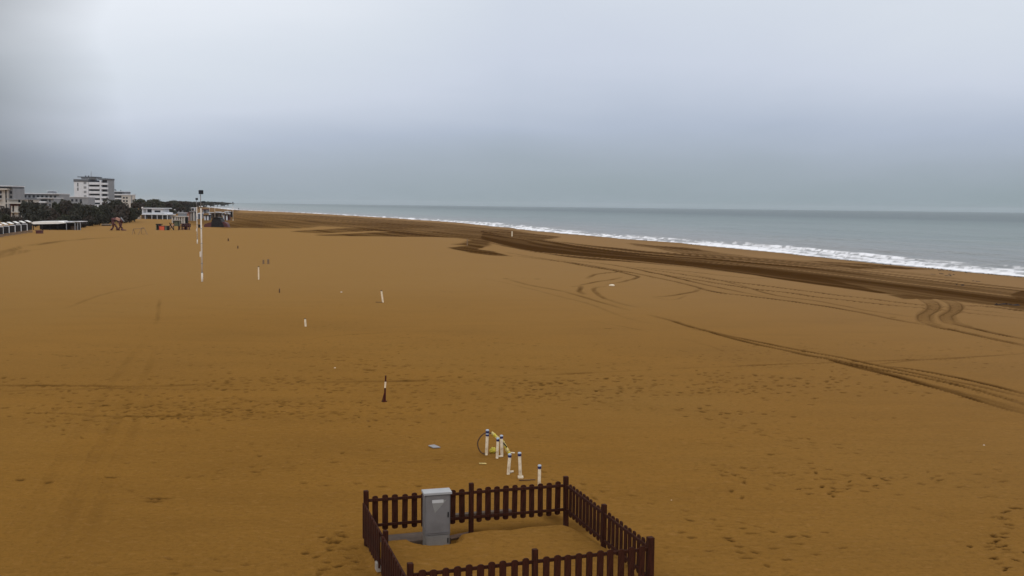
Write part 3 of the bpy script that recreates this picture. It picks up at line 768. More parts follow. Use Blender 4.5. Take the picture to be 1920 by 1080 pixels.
# debris along the waterline
wd = MB()
def clump(px, py, wpx, z):
    c = P(px, py, z); k = F/c[1]; L = wpx/k
    n = max(3, int(L*5))
    for i in range(n):
        x = c[0] + (i/(n-1)-.5)*L + random.uniform(-.05, .05); y = c[1] - (i/(n-1)-.5)*L*1.6 * (.95) + random.uniform(-.25, .25)
        hx, hy, hz = random.uniform(.08, .2), random.uniform(.12, .35), random.uniform(.03, .10)
        zb = float(H0(x, y))
        ring = [(x+hx*math.cos(q)*random.uniform(.7, 1.2), y+hy*math.sin(q)*random.uniform(.7, 1.2), zb-.01) for q in np.linspace(0, 2*math.pi, 8)[:-1]]
        wd.add(ring + [(x+random.uniform(-.04, .04), y, zb+hz)], [(j, (j+1) % 7, 7) for j in range(7)])
for q in ((1640,489,5),(1662,494,9),(1675,492,5),(1752,500,22),(1775,503,10),(1786,505,6),(1764,506,6),(1800,508,12),(1822,511,12),(1853,511,10),(1875,514,9),(1903,518,14),(1915,519,8),
          (1750,521,6),(1778,524,8),(1782,521,5),(1765,520,3),(1800,542,5),(1300,456,5),(1180,448,8),(1210,452,4),(1100,443,4),(1520,479,7),(1545,481,6),(1566,484,6),(1590,486,6),(1498,475,6),
          (1885,580,7),(1870,581,5),(1900,582,8),(1710,504,4),(1830,535,4)):
    clump(*q, -.35)
o = wd.build('seaweed', MAT['weed']); tag(o, 'dark seaweed scraps strewn along the waterline', 'seaweed', kind='stuff')
c = P(1607, 481, -.4); o = MB().tube([(-1.0, 0, -.05), (-.2, 0, .0), (.35, 0, .12), (.7, 0, .45)], [.05, .05, .04, .02], 7).build('driftwood_branch', MAT['weed'], smooth=True)
o.location = (c[0], c[1], float(H0(c[0], c[1]))+.12); tag(o, 'bent dark branch washed up at the foam edge', 'driftwood')

# ------------------------------------------------------------------ lamp masts
def mast(px, py, top, label, detail=True, r=.064):
    p = G(px, py); D = p[1]; h = Q(px, top, D)[2] - p[2]
    t = thing('lamp_mast', label, 'lamp mast', p, 0, 'floodlight masts along the beach')
    MB().tube([(0, 0, -.3), (0, 0, h*.10)], r*1.15, 12).build('base_sleeve', MAT['mast'], t, smooth=True)
    MB().tube([(0, 0, h*.10), (-.01*h*.3, 0, h*.80)], [r, r*.78], 12).build('pole', MAT['mast'], t, smooth=True)
    MB().tube([(-.003*h, 0, h*.80), (-.006*h, 0, h*.95)], [r*.62, r*.55], 10).build('upper_pole', MAT['mastg'], t, smooth=True)
    l = thing('x', None, None) if False else None
    hd = MB().box((0, 0, h*.975), (.34, .24, .30), R(15)).build('floodlight', MAT['black'], t, bevel=.02)
    MB().box((.03, -.125, h*.975), (.26, .012, .20), R(15)).build('lens', MAT['glass'], hd)
    MB().box((.10, 0, h*.87), (.26, .10, .05)).build('bracket', MAT['black'], t, bevel=.01)
    s = MB().box((.20, -.04, h*.87), (.18, .14, .12), R(-20)).build('side_lamp', MAT['black'], t, bevel=.01)
    if detail:
        MB().box((-.055, -.06, h*.30), (.15, .14, .40)).build('junction_box', MAT['mast'], t, bevel=.02)
        for z in (.10, .20, .42, .58): MB().tube([(0, 0, h*z-.02), (0, 0, h*z+.02)], r*1.2, 12).build('clamp', MAT['mastg'], t)
    return t
mast(379, 528, 356, 'nearest and tallest white lamp mast with black floodlight and box at mid height')
mast(370, 457, 371, 'second white lamp mast standing just behind the nearest one', True, .07)
mast(403, 411, 379, 'distant lamp mast beyond the dark tarpaulin heap', False, .07)
mast(437, 414, 379, 'distant lamp mast at the right end of the kiosk row', False, .07)
mast(393, 404, 382.5, 'very faint farthest lamp mast left of the tarpaulin heap', False, .06)
mast(426, 404, 381.5, 'very faint far lamp mast just left of the right-end one', False, .06)

# ------------------------------------------------------------------ buildings
def bld(name, label, cat, px0, px1, D, depth=12, rz=0, group=None):
    a = Q(px0, 400, D); b_ = Q(px1, 400, D)
    t = thing(name, label, cat, ((a[0]+b_[0])/2, D, 0), rz, group)
    def X(px): return Q(px, 400, D)[0] - (a[0]+b_[0])/2
    def Zp(py, px=None): return Q(px if px is not None else (px0+px1)/2, py, D)[2]
    return t, X, Zp
def bx(t, name, m, x0, x1, y0, y1, z0, z1, parent=None, bevel=0):
    return MB().box(((x0+x1)/2, (y0+y1)/2, (z0+z1)/2), (abs(x1-x0), abs(y1-y0), abs(z1-z0))).build(name, MAT[m] if isinstance(m, str) else m, parent or t, bevel=bevel)

# tower
t, X, Zp = bld('apartment_tower', 'tallest pale apartment tower with stacked balconies and roof mast', 'apartment block', 140, 202, 630)
top = Zp(336); 
bx(t, 'wall', 'bwhite', X(140), X(166.5), 0, 13, 0, top)
bx(t, 'parapet', 'bdark', X(139.5), X(167), -.3, 13.3, top-1.6, top-.1)
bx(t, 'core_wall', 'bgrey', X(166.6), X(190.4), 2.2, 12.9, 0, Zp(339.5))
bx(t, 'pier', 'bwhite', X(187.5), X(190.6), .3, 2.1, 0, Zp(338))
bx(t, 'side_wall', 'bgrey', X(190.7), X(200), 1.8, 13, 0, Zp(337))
bx(t, 'roof_slab', 'bdark', X(185), X(200.5), .2, 13.2, Zp(337)+.02, Zp(337)+1.0)
bx(t, 'penthouse', 'bgrey', X(150), X(178), 3, 11, top+.01, Zp(332.5))
bx(t, 'penthouse_roof', 'bdark', X(144), X(178.5), 2, 12, Zp(332.5)+.01, Zp(331))
bx(t, 'roof_column', 'bdark', X(176.7), X(178), 2.3, 2.9, top-.5, Zp(332.5))
for q in (154.5, 160): MB().tube([(X(q), 6, Zp(331)+.02), (X(q), 6, Zp(328.8))], .45, 8).build('water_tank', MAT['bdark'], t)
MB().tube([(X(165), 6, Zp(331)), (X(165), 6, Zp(321))], [.22, .12], 6).build('antenna', MAT['bgrey'], t)
for i in range(9):
    z = Zp(341.5 + 8.35*i)
    if z < 1.5: break
    bx(t, 'balcony', 'bwhite', X(166.8), X(187.3), .2, 2.1, z-1.55, z)
    w = bx(t, 'window', 'glass', X(167.6), X(186.8), 2.13, 2.19, z+.15, z+1.15)
    bx(t, 'balcony', 'bwhite', X(191.5), X(202), -.6, 1.7, z-1.55, z-.35)
    bx(t, 'window', 'glass', X(191.4), X(199.4), 1.73, 1.79, z-.2, z+1.3)
    bx(t, 'window', 'bgrey', X(158), X(163), -.06, -.01, z-1.3, z+.1)
for z0, z1 in ((343, 350), (352, 358)):
    bx(t, 'stair_window', 'bdark', X(146), X(148.2), -.06, -.01, Zp(z1), Zp(z0))

# block right of the tower
t, X, Zp = bld('apartment_block', 'pale lower apartment block right of the tower with a roof pipe', 'apartment block', 200, 253, 700)
bx(t, 'wall', 'bgrey', X(200), X(232), 3, 13, 0, Zp(361))
bx(t, 'roof_slab', 'bdark', X(200), X(232), 1.8, 13.5, Zp(361)+.02, Zp(359.6))
bx(t, 'roof_rim', 'bwhite', X(206), X(232), 1.6, 13.6, Zp(359.6)+.02, Zp(358.7))
bx(t, 'wing', 'cream', X(228.5), X(251.5), 0, 2.9, 0, Zp(366))
bx(t, 'wing_roof', 'bwhite', X(227.5), X(252.5), -.5, 2.99, Zp(366)+.02, Zp(364))
for py in (366, 373.5, 381):
    bx(t, 'balcony', 'bwhite', X(201), X(227), 1.2, 2.9, Zp(py), Zp(py-2.4))
    bx(t, 'window', 'glass', X(202), X(226.5), 2.93, 2.98, Zp(py-2.6), Zp(py-5.6))
for px in (231, 236.5):
    for py in (371, 377): bx(t, 'window', 'glass', X(px), X(px+3.6), -.07, -.01, Zp(py+1.4), Zp(py-1.8))
bx(t, 'pier', 'bgrey', X(246.5), X(248.3), -.3, -.02, 0, Zp(366.5))
MB().tube([(X(204), 5, Zp(359)), (X(204), 5, Zp(355)), (X(207), 5, Zp(356.5)), (X(212.5), 5, Zp(355.7)), (X(213), 5, Zp(359))], .35, 7).build('roof_pipe', MAT['bdark'], t)
for q in (222, 238): MB().tube([(X(q), 5, Zp(362)), (X(q), 5, Zp(360.5 if q > 230 else 356))], .3, 6).build('vent', MAT['bdark'], t)

# pale annex before the tower
t, X, Zp = bld('apartment_annex', 'plain pale low building in front of the tower foot', 'building', 128, 166, 560)
bx(t, 'wall', 'bgrey', X(130), X(166), 0, 9, 0, Zp(370)); bx(t, 'roof', 'bwhite', X(128), X(166.3), -.5, 9.4, Zp(370)+.02, Zp(368.8))
for q in (134, 142, 150): bx(t, 'window', 'glass', X(q), X(q+4), -.07, -.01, Zp(378), Zp(373.5))

# long low block
t, X, Zp = bld('long_building', 'long grey flat-roofed building stretching behind the dark trees', 'building', 22, 140, 430)
bx(t, 'wall', 'bgrey', X(24), X(112), 0, 10, 0, Zp(364)); bx(t, 'roof', 'bwhite', X(22), X(113), -1, 10.4, Zp(364)+.02, Zp(362.4))
bx(t, 'lower_roof', 'bdark', X(16), X(90), -4, -1.02, Zp(373), Zp(371.6)); bx(t, 'lower_wall', 'bgrey', X(18), X(88), -3.5, -.02, 0, Zp(373)-.02)
bx(t, 'roof_house', 'bgrey', X(84), X(95), 3, 6, Zp(362.4)+.02, Zp(358.4)); bx(t, 'roof_house_cap', 'bwhite', X(83), X(96), 2.6, 6.4, Zp(358.4)+.02, Zp(357.4))
for q in range(30, 110, 8): bx(t, 'window', 'glass', X(q), X(q+4.2), -.07, -.01, Zp(370.6), Zp(366.4))
bx(t, 'roof_screen', 'bdark', X(25), X(43), 1, 1.4, Zp(362.4)+.02, Zp(360.2))

# left corner villa
t, X, Zp = bld('corner_house', 'cream house with stacked overhanging flat roofs at the left edge', 'house', -25, 24, 340)
bx(t, 'wall', 'cream', X(-25), X(15), 0, 9, 0, Zp(356)); bx(t, 'roof', 'cream', X(-26), X(17.5), -1.4, 9.4, Zp(356)+.02, Zp(353.2))
bx(t, 'upper_wall', 'bdark', X(-22), X(22), .6, 9.2, Zp(353.2)+.02, Zp(349.6)); bx(t, 'upper_roof', 'bwhite', X(-23), X(23), -.8, 9.6, Zp(349.6)+.02, Zp(348))
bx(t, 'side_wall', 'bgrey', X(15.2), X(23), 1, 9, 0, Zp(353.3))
for py in (360, 368.5):
    bx(t, 'window', 'glass', X(0), X(4.2), -.07, -.01, Zp(py+3), Zp(py-2)); bx(t, 'window', 'glass', X(17), X(21), .93, .99, Zp(py+3), Zp(py-2))
    bx(t, 'balcony', 'bwhite', X(-20), X(3.8), -1.4, -.1, Zp(py+6), Zp(py+3.4))
bx(t, 'corner_post', 'dark', X(11.8), X(13.4), -.3, -.02, 0, Zp(356))
# lower villa in front
t, X, Zp = bld('beach_villa', 'brown and white two-storey villa with flat roof behind the cabins', 'house', 6, 48, 290)
bx(t, 'wall', 'maroon', X(16), X(43), 1, 9, 0, Zp(382)); bx(t, 'roof', 'cream', X(8), X(42), -.8, 9.3, Zp(382)+.02, Zp(380))
bx(t, 'attic', 'cream', X(10), X(46.5), 1.5, 9, Zp(380)+.02, Zp(374.2)); bx(t, 'attic_roof', 'bgrey', X(10), X(48), .6, 9.4, Zp(374.2)+.02, Zp(372.4))
bx(t, 'attic_window', 'glass', X(30.3), X(34), 1.43, 1.49, Zp(380)+.1, Zp(374.5))
bx(t, 'pillar', 'cream', X(26.2), X(33), .2, .98, 0, Zp(386)); bx(t, 'pillar', 'cream', X(38.6), X(41.5), .2, .98, 0, Zp(388)); bx(t, 'pillar', 'cream', X(20.4), X(22), .2, .98, 0, Zp(386))
bx(t, 'balcony', 'cream', X(19), X(37.5), -.9, .18, Zp(398.5), Zp(397))
for q in ((22.4, 25.8), (33.6, 38)): 
    for py in (391, 403): bx(t, 'window', 'glass', X(q[0]), X(q[1]), .93, .99, Zp(py+4), Zp(py-4))
# balcony block half hidden by trees
t, X, Zp = bld('balcony_block', 'grey block with pale balconies half hidden between trees', 'apartment block', 68, 98, 380)
bx(t, 'wall', 'bgrey', X(70), X(98), 1.5, 9, 0, Zp(372)); bx(t, 'roof', 'bwhite', X(69), X(99), .4, 9.3, Zp(372)+.02, Zp(370.6))
for py in (379, 387, 395, 403): 
    bx(t, 'balcony', 'bwhite', X(73), X(86), .1, 1.48, Zp(py+1), Zp(py-1.6)); bx(t, 'window', 'glass', X(74), X(85), 1.43, 1.485, Zp(py-1.8), Zp(py-5)); bx(t, 'window', 'glass', X(89.5), X(92), 1.43, 1.485, Zp(py), Zp(py-5))

# restaurant
t, X, Zp = bld('beach_restaurant', 'white two-level beach restaurant with terrace columns and dark openings', 'restaurant', 265, 316, 345)
bx(t, 'lower_wall', 'bdark', X(268), X(312), 2.5, 7, 0, Zp(403)); bx(t, 'terrace_slab', 'bwhite', X(266), X(316), -.5, 7.5, Zp(403)+.02, Zp(401.2))
bx(t, 'upper_wall', 'bwhite', X(265.5), X(304), .5, 7, Zp(401.2)+.02, Zp(391.5)); bx(t, 'roof', 'bwhite', X(265), X(309), 0, 7.4, Zp(391.5)+.02, Zp(390))
bx(t, 'window', 'glass', X(275.5), X(283.5), .43, .49, Zp(398.5), Zp(392.5)); bx(t, 'window', 'glass', X(289), X(300), .43, .49, Zp(398), Zp(394.5)); bx(t, 'window', 'bgrey', X(268), X(273.5), .43, .49, Zp(399), Zp(393))
MB().prism([(X(303.5), Zp(401.2)), (X(314), Zp(401.2)), (X(312), Zp(399.4)), (X(304), Zp(396.5))], .5, 6).build('awning', MAT['bwhite'], t)
for q in (272.5, 285, 295, 305, 314): bx(t, 'column', 'bwhite', X(q-.45), X(q+.45), -.3, .0, -.2, Zp(403))
bx(t, 'counter', 'conc', X(275), X(283), 1, 1.6, 0, Zp(407)); MB().tube([(X(267), 0, Zp(390)), (X(267), 0, Zp(388.3))], .3, 8).build('dish', MAT['awn'], t)

# beach cabins (left edge)
cabp = []
for i, px in enumerate((-17, -5.5, 6, 17.5, 29, 40.5)):
    D = 160 + i*5
    if i == 0:
        t, X, Zp = bld('beach_cabin', '', 'beach cabin', px, px+11.2, D, group='white beach cabins in a row')
        wv_ = X(px+11.2) - X(px); hz = 2.25
        bx(t, 'wall', 'dark', -wv_/2+.02, wv_/2-.02, .25, 1.8, .5, 1.62); bx(t, 'fascia', 'bwhite', -wv_/2, wv_/2, -.1, .0, 1.5, 1.66)
        MB().prism([(-wv_/2, 2.2), (-wv_/2+.1, 2.26), (wv_/2-.12, 1.98), (wv_/2-.12, 1.88)], .9, 1.9).build('roof', MAT['awn'], t)
        bx(t, 'door', 'bwhite', -.36, .02, .12, .22, .5, 1.38); bx(t, 'post', 'bwhite', wv_/2-.13, wv_/2-.04, .0, .1, .42, 1.5); bx(t, 'deck', 'tan', -wv_/2, wv_/2, -.25, 1.9, -.1, .42)
        c0 = t
    else:
        t = copy_tree(c0); q = Q(px+5.6, 400, D); t.location = (q[0], D, 0)
    lab = ['leftmost white beach cabin, cut by the picture edge', 'white beach cabin, first full one from the left', 'white cabin in the row, second full one from the left',
           'white cabin in the row, third from its right end', 'white cabin in the row next to its right-end cabin', 'right-end white cabin of the row before the awning shelter'][i]
    t['label'] = lab
# awning shelter
t, X, Zp = bld('awning_shelter', 'long open shelter under a bright white awning beside the cabins', 'shelter', 57, 153, 205)
MB().add([(X(58), 0, Zp(418.6)), (X(62), 0, Zp(421)), (X(108), 0, Zp(419.6)), (X(124), 0, Zp(418)), (X(108), 0, Zp(414.8)), (X(62), 0, Zp(416.2)),
          (X(58), 4, Zp(418.6)), (X(62), 4, Zp(420.4)), (X(108), 4, Zp(419.0)), (X(124), 4, Zp(417.6)), (X(108), 4, Zp(414.2)), (X(62), 4, Zp(415.6))],
         [(0,1,2,3,4,5), (11,10,9,8,7,6)] + [(i, (i+1) % 6, (i+1) % 6+6, i+6) for i in range(6)]).build('awning', MAT['awn'], t)
bx(t, 'beam', 'bwhite', X(120), X(136.5), 0, 3.6, Zp(416.6), Zp(414.9)); bx(t, 'pergola_beam', 'bwhite', X(136.6), X(152), 0, 3.0, Zp(415.6), Zp(414.4))
bx(t, 'back_wall', 'dark', X(60), X(136), 3.2, 3.6, 0, Zp(420))
for q in (61, 78, 92, 107, 123.5, 139.5, 144.5, 149.5): bx(t, 'post', 'bgrey' if q > 120 else 'dark', X(q-.6), X(q+.6), .1, .25, -.2, Zp(416.8))
bx(t, 'counter', 'conc', X(127), X(137), 1.2, 2.0, 0, Zp(424))

# low objects at the sand edge
def low(name, label, cat, px0, px1, py0, py1, m, cap=None):
    D = P((px0+px1)/2, py1, 0)[1]
    t, X, Zp = bld(name, label, cat, px0, px1, D)
    bx(t, 'body', m, X(px0), X(px1), 0, .9, -.2, Zp(py0), bevel=.03)
    bx(t, 'top', cap or m, X(px0-.5), X(px1+.5), -.08, .98, Zp(py0)+.01, Zp(py0)+.10)
    return t
low('storage_box', 'small reddish-brown box at the end of the sand edge by the awning', 'box', 66, 76, 433, 438.5, 'maroon')
low('low_wall', 'low pale wall left of the dark red climbing frame', 'wall', 190, 206, 421, 424, 'conc', 'pconc')
low('low_wall', 'grey low wall just right of the dark red climbing frame', 'wall', 229, 240, 408, 416, 'conc', 'pconc')
low('concrete_bench', 'pale bench-like slab between grey low wall and restaurant', 'bench', 240, 250, 410.5, 413.5, 'conc', 'pconc')
low('pale_table', 'pale T-shaped table left of the restaurant', 'table', 257, 262, 406, 411, 'pconc', 'white')
low('round_bin', 'stubby tan hut at the left end of the restaurant', 'hut', 265, 271, 400, 410, 'conc', 'tan')

# ------------------------------------------------------------------ play equipment
def local(px, py):
    p = G(px, py); k = F/p[1]
    return p, (lambda x, y, dy=0: ((x-px)/k, dy, (py-y)/k))
p, Lc = local(221, 432)
t = thing('climbing_frame', 'dark red climbing frame with splayed arched legs', 'climbing frame', p)
for pts in ([(205,433),(211,429),(213,420),(216,412)], [(218,432),(217,424),(211,417),(216,409)], [(223,432),(226,422),(229,415),(223,409)], [(236,432),(229,430),(227,422),(222,413)], [(221,431),(218,424),(213,418),(210,411)]):
    MB().tube([Lc(x, y, random.uniform(-.5, .5)) for x, y in catmull(pts, 4)], [.17]*13, 8).build('leg', MAT['maroon'], t, smooth=True)
MB().box(Lc(216, 411), (1.1, .9, .35), 0, R(8)).build('platform', mat('purple_panel', (.12, .04, .05), .6), t, bevel=.05)
MB().box(Lc(223, 411, -.3), (.9, .5, .5), 0, R(25)).build('panel', MAT['pink'], t, bevel=.04)
MB().tube([Lc(x, y, .6) for x, y in ((225,408),(228,412),(231,416))], .13, 8).build('slide', MAT['bgrey'], t, smooth=True)
p, Lc = local(262, 440)
t = thing('swing_frame', 'brown timber swing frame standing empty on the sand', 'swing frame', p)
def bar(pts, r=.045, nm='leg', m='tan', pr=None): return MB().tube([Lc(*q) for q in pts], r, 8).build(nm, MAT[m], pr or t)
bar([(249.5,442,-.4),(250,429.5,0)]); bar([(250.5,439,.7),(250,429.5,0)]); bar([(249.5,429.5),(271,428)], .05, 'crossbar')
bar([(260.5,441,-.5),(265.5,428,0)]); bar([(265.5,439),(266,427)]); bar([(266,427),(271,427)], .05, 'crossbar'); bar([(270,427,0),(279,441,-.5)]); bar([(266,439.5,.3),(272,438.5,.3)], .02, 'swing_seat')
p, Lc = local(303, 431.5)
t = thing('playhouse', 'orange-red toy playhouse with a dark roofed side on the beach', 'playhouse', p)
k = F/p[1]
def lb(nm, m, x0, x1, y0, y1, d0=0, d1=1.4): 
    a = Lc(x0, y0); b_ = Lc(x1, y1); return MB().box(((a[0]+b_[0])/2, (d0+d1)/2, (a[2]+b_[2])/2), (b_[0]-a[0], d1-d0, a[2]-b_[2])).build(nm, MAT[m], t, bevel=.02)
lb('side_panel', 'green', 292.5, 294, 432, 420.5); lb('side_panel', 'maroon', 297, 298.6, 432, 421); lb('roof', 'dark', 292, 301, 421.3, 420, -.1, 1.5); lb('back_panel', 'dark', 294.1, 296.9, 432, 422, 1.1, 1.35)
lb('front_panel', 'red', 298.7, 308, 432, 424.4); lb('rail', 'maroon', 298.7, 308, 424.2, 423.3, -.02, 1.4); lb('side_panel', 'maroon', 308.1, 309.5, 432, 423.5); lb('back_panel', 'green', 309.6, 312.4, 432, 424); lb('panel', 'dark', 312.5, 313.5, 432, 423.5)
p, Lc = local(325, 431.5); k = F/p[1]
t = thing('slide_tower', 'grey-green climbing tower with pinkish slide in the play area', 'slide', p)
lb('tower', 'green', 326, 334.5, 424, 414, .3, 1.4); 
for q in (325.5, 334.5): lb('post', 'dark', q-.5, q+.5, 432, 413, 0, .2)
lb('roof', 'pconc', 323, 336, 414, 412.6, -.1, 1.6)
MB().tube([Lc(x, y) for x, y in ((326,421),(320,427),(314,431))], .14, 8).build('slide', MAT['pink'], t, smooth=True)
MB().tube([Lc(x, y, -.3) for x, y in ((319,418),(322,424),(327,431.5))], .10, 8).build('ladder', MAT['dark'], t)
MB().tube([Lc(x, y, -.3) for x, y in ((316,431),(320,422),(323,419))], .08, 8).build('ladder', MAT['maroon'], t)
lb('step', 'pink', 313.5, 317, 431.8, 428.5, -.2, .5)
p, Lc = local(345, 431); k = F/p[1]
t = thing('play_fort', 'dark maroon timber play fort with pale gaps beside the slide tower', 'play fort', p)
for q in (336.5, 341, 346, 350.5, 354.5): lb('post', 'maroon', q-.9, q+.9, 431.5, 418+((q*7) % 3), 0, .3)
lb('back_wall', 'dark', 337, 354, 426, 419.5, 1.2, 1.35); lb('deck', 'maroon', 336, 355, 424.5, 423, 0, 1.2); lb('rail', 'maroon', 336, 355, 420, 419, -.02, .08); lb('seat', 'pink', 341, 345, 430, 427.5, .3, 1)
lb('kick_board', 'dark', 346.9, 349.6, 431.3, 425, .1, .3)

# ------------------------------------------------------------------ kiosks and changing cabins in the middle distance
def kiosk(px0, px1, py0, py1, label, posts, roof='bgrey', wall='bdark', post='bwhite', top=None):
    p, L_ = local((px0+px1)/2, py1); k = F/p[1]
    t = thing('beach_kiosk', label, 'kiosk', p)
    def kb(nm, m, x0, x1, y0, y1, d0, d1):
        a = L_(x0, y0); b_ = L_(x1, y1); return MB().box(((a[0]+b_[0])/2, (d0+d1)/2, (a[2]+b_[2])/2), (b_[0]-a[0], d1-d0, a[2]-b_[2])).build(nm, MAT[m], t)
    kb('roof', roof, px0-.8, px1+.8, py0+1.4, py0, -.3, 3.2); kb('back_wall', wall, px0+.2, px1-.2, py1, py0+1.5, 1.6, 3)
    for q in posts: kb('column', post, q-1.1, q+1.1, py1, py0+1.5, 0, .5)
    if top: kb('upper_wall', top, px0+2, px1-2, py0-.05, py0-5.5, .5, 2.6); kb('upper_roof', 'bwhite', px0+1, px1-1, py0-5.6, py0-6.6, .2, 2.9)
    return kb
kiosk(321, 330, 404.5, 418, 'white-columned kiosk at the left end of the middle row', (323, 328), 'pconc', 'bdark', 'cream')
kiosk(331, 347, 405.5, 419, 'white-columned kiosk with four posts above the slide tower', (332.5, 336.5, 341, 345), 'cream', 'dark', 'cream', 'bgrey')
kiosk(347.5, 354.5, 398, 414, 'narrow faded pink kiosk right of the four-post one', (349, 353), 'maroon', 'pink', 'pink')
kiosk(356.5, 364.5, 396, 414, 'tall grey kiosk left of the second lamp mast', (358, 363), 'bgrey', 'bgrey', 'cream')
kiosk(382, 391, 403, 413, 'small dark-roofed kiosk with two white columns right of the near mast', (384.3, 389.3), 'dark', 'bdark', 'bwhite')
kiosk(417, 428, 402, 413, 'small kiosk with two bright columns right of the tarpaulin heap', (419.2, 425), 'dark', 'maroon', 'bwhite')
kiosk(395, 412, 399, 409, 'low greyish kiosk behind the tarpaulin heap', (397, 403, 410), 'conc', 'conc', 'conc')
kiosk(300, 320, 396.5, 403, 'long dark shed between restaurant and kiosks', (303, 309, 315), 'bgrey', 'bdark', 'bgrey')
kiosk(327, 344, 392.5, 401, 'pale flat-roofed shed behind the four-post kiosk', (329, 335, 342), 'bwhite', 'bdark', 'bgrey')
kiosk(379, 390, 392, 400, 'small mauve-grey shed behind the near mast', (381, 388), 'maroon', 'bgrey', 'bgrey')
kiosk(430, 433, 397, 407, 'thin dark booth beside the right-end mast', (430.5,), 'dark', 'dark', 'bwhite')
for i, (a_, b_, y0, y1, lab) in enumerate(((366,371,400,411,'slim white cabin just left of the near mast top clutter'),(373.5,377,399,410,'slim white cabin between the two masts'),
        (391.5,397,398,405,'pale cabin left of the tarpaulin heap top'),(405,411,397,403,'pale far cabin above the tarpaulin heap'),(413,417,398,404,'narrow pale far cabin right above the heap'),(422,429,396,401,'pale far cabin under the right-end mast'),
        (312,319,398,405,'white cabin immediately right of the restaurant'),(345,352,391,397,'far white cabin behind the pink kiosk'),(357,366,389,395,'far white cabin behind the tall grey kiosk'))):
    kiosk(a_, b_, y0, y1, lab, (a_+1.2, b_-1.2), 'bwhite', 'bgrey' if i % 2 else 'bdark', 'bwhite')
# tarpaulin heap
p, Lc = local(404, 426); k = F/p[1]
t = thing('covered_stack', 'black tarpaulin-covered stack with a flat top on low brown pile', 'covered stack', p)
def lump(nm, pts, y0, y1, m):
    mb = MB(); o2 = [(Lc(x, y)[0], Lc(x, y)[2]) for x, y in pts]
    mb.prism(o2, y0, y1); o = mb.build(nm, MAT[m], t, bevel=.12); return o
lump('tarpaulin', [(395,426.6),(396,414),(398,409.5),(405,408.5),(412,409.5),(415,415),(418,420),(420,426.6)], .2, 3.2, 'tarp')
lump('top_sheet', [(397,409.3),(405,407.2),(412.5,408.6),(413,409.4),(405,408.4),(397.5,410)], .0, 3.4, 'dark')
lump('lower_cover', [(380,427),(381,421),(388,418.5),(396,416.5),(398,427)], .6, 2.6, 'maroon')
lump('side_cover', [(412,426.8),(414,417),(419,415.5),(424,419),(426,424),(427,426.8)], .4, 2.6, 'maroon')
stake(374, 427, 421, 'small dark block between the two near masts', 5, 'dark')
p = G(452, 395)
# far figure by the foam
def person():
    p = P(447.5, 393.6, 0); h = 1.75
    bm = bmesh.new(); pts = [(0,0,.92),(0,0,1.15),(0,0,1.40),(0,0,1.52),(0,-.02,1.66),(.2,0,1.40),(.25,0,1.12),(.23,-.05,.88),(-.2,0,1.40),(-.25,0,1.12),(-.23,-.05,.88),(.10,0,.88),(.12,.04,.48),(.12,.14,.05),(-.10,0,.88),(-.11,-.08,.48),(-.11,-.12,.05)]
    vs = [bm.verts.new(q) for q in pts]
    for a, b_ in ((0,1),(1,2),(2,3),(3,4),(2,5),(5,6),(6,7),(2,8),(8,9),(9,10),(0,11),(11,12),(12,13),(0,14),(14,15),(15,16)): bm.edges.new((vs[a], vs[b_]))
    me = bpy.data.meshes.new('person'); bm.to_mesh(me); bm.free(); me.materials.append(MAT['dark'])
    o = bpy.data.objects.new('person', me); col.objects.link(o)
    sk = o.modifiers.new('skin', 'SKIN'); rad = [.15,.15,.17,.07,.11,.08,.06,.04,.08,.06,.04,.11,.07,.06,.11,.07,.06]
    for d, r_ in zip(me.skin_vertices[0].data, rad): d.radius = (r_, r_)
    me.skin_vertices[0].data[0].use_root = True
    o.modifiers.new('sub', 'SUBSURF').levels = 1
    o.location = (p[0], p[1], float(H0(p[0], p[1])))
    tag(o, 'tiny dark-clothed person walking on the far beach near the foam', 'person')
person()

# ------------------------------------------------------------------ trees
def crown_mesh(name, m, sx, sy, h, n, seed, leaf=.42, low=0.0):
    r = np.random.RandomState(seed); lob = []
    for i in range(11):
        a = r.rand()*2*math.pi; q = r.rand()**.5*.62
        lob.append((math.cos(a)*q*sx, math.sin(a)*q*sy, low + (h-low)*(.30+.52*r.rand()*(1-q*.4)), .25+.26*r.rand()))
    lob = np.array(lob); k = r.randint(0, len(lob), n); L = lob[k]
    d = r.randn(n, 3); d /= np.linalg.norm(d, axis=1)[:, None]; rad = L[:, 3]*(.55+.5*r.rand(n)**.5)
    sc = np.array([sx, sy, (h-low)*.62])
    c = L[:, :3] + d*rad[:, None]*sc; c[:, 2] = np.clip(c[:, 2], low+.1, None)
    keep = vnoise(c[:, 0]*1.1+seed, c[:, 2]*1.1+c[:, 1]) > .22; c = c[keep]; n = len(c)
    a = r.randn(n, 3); a /= np.linalg.norm(a, axis=1)[:, None]; b_ = np.cross(a, r.randn(n, 3)); b_ /= np.linalg.norm(b_, axis=1)[:, None]
    s = (leaf*(.5+r.rand(n)))[:, None]*.5
    vs = np.stack([c-a*s-b_*s*.6, c+a*s*1.1-b_*s*.3, c+a*s+b_*s*.7, c-a*s*.6+b_*s], 1).reshape(-1, 3)
    me = bpy.data.meshes.new(name); me.from_pydata([tuple(v_) for v_ in vs.tolist()], [], [(4*i, 4*i+1, 4*i+2, 4*i+3) for i in range(n)]); me.materials.append(m); return me
protos = []
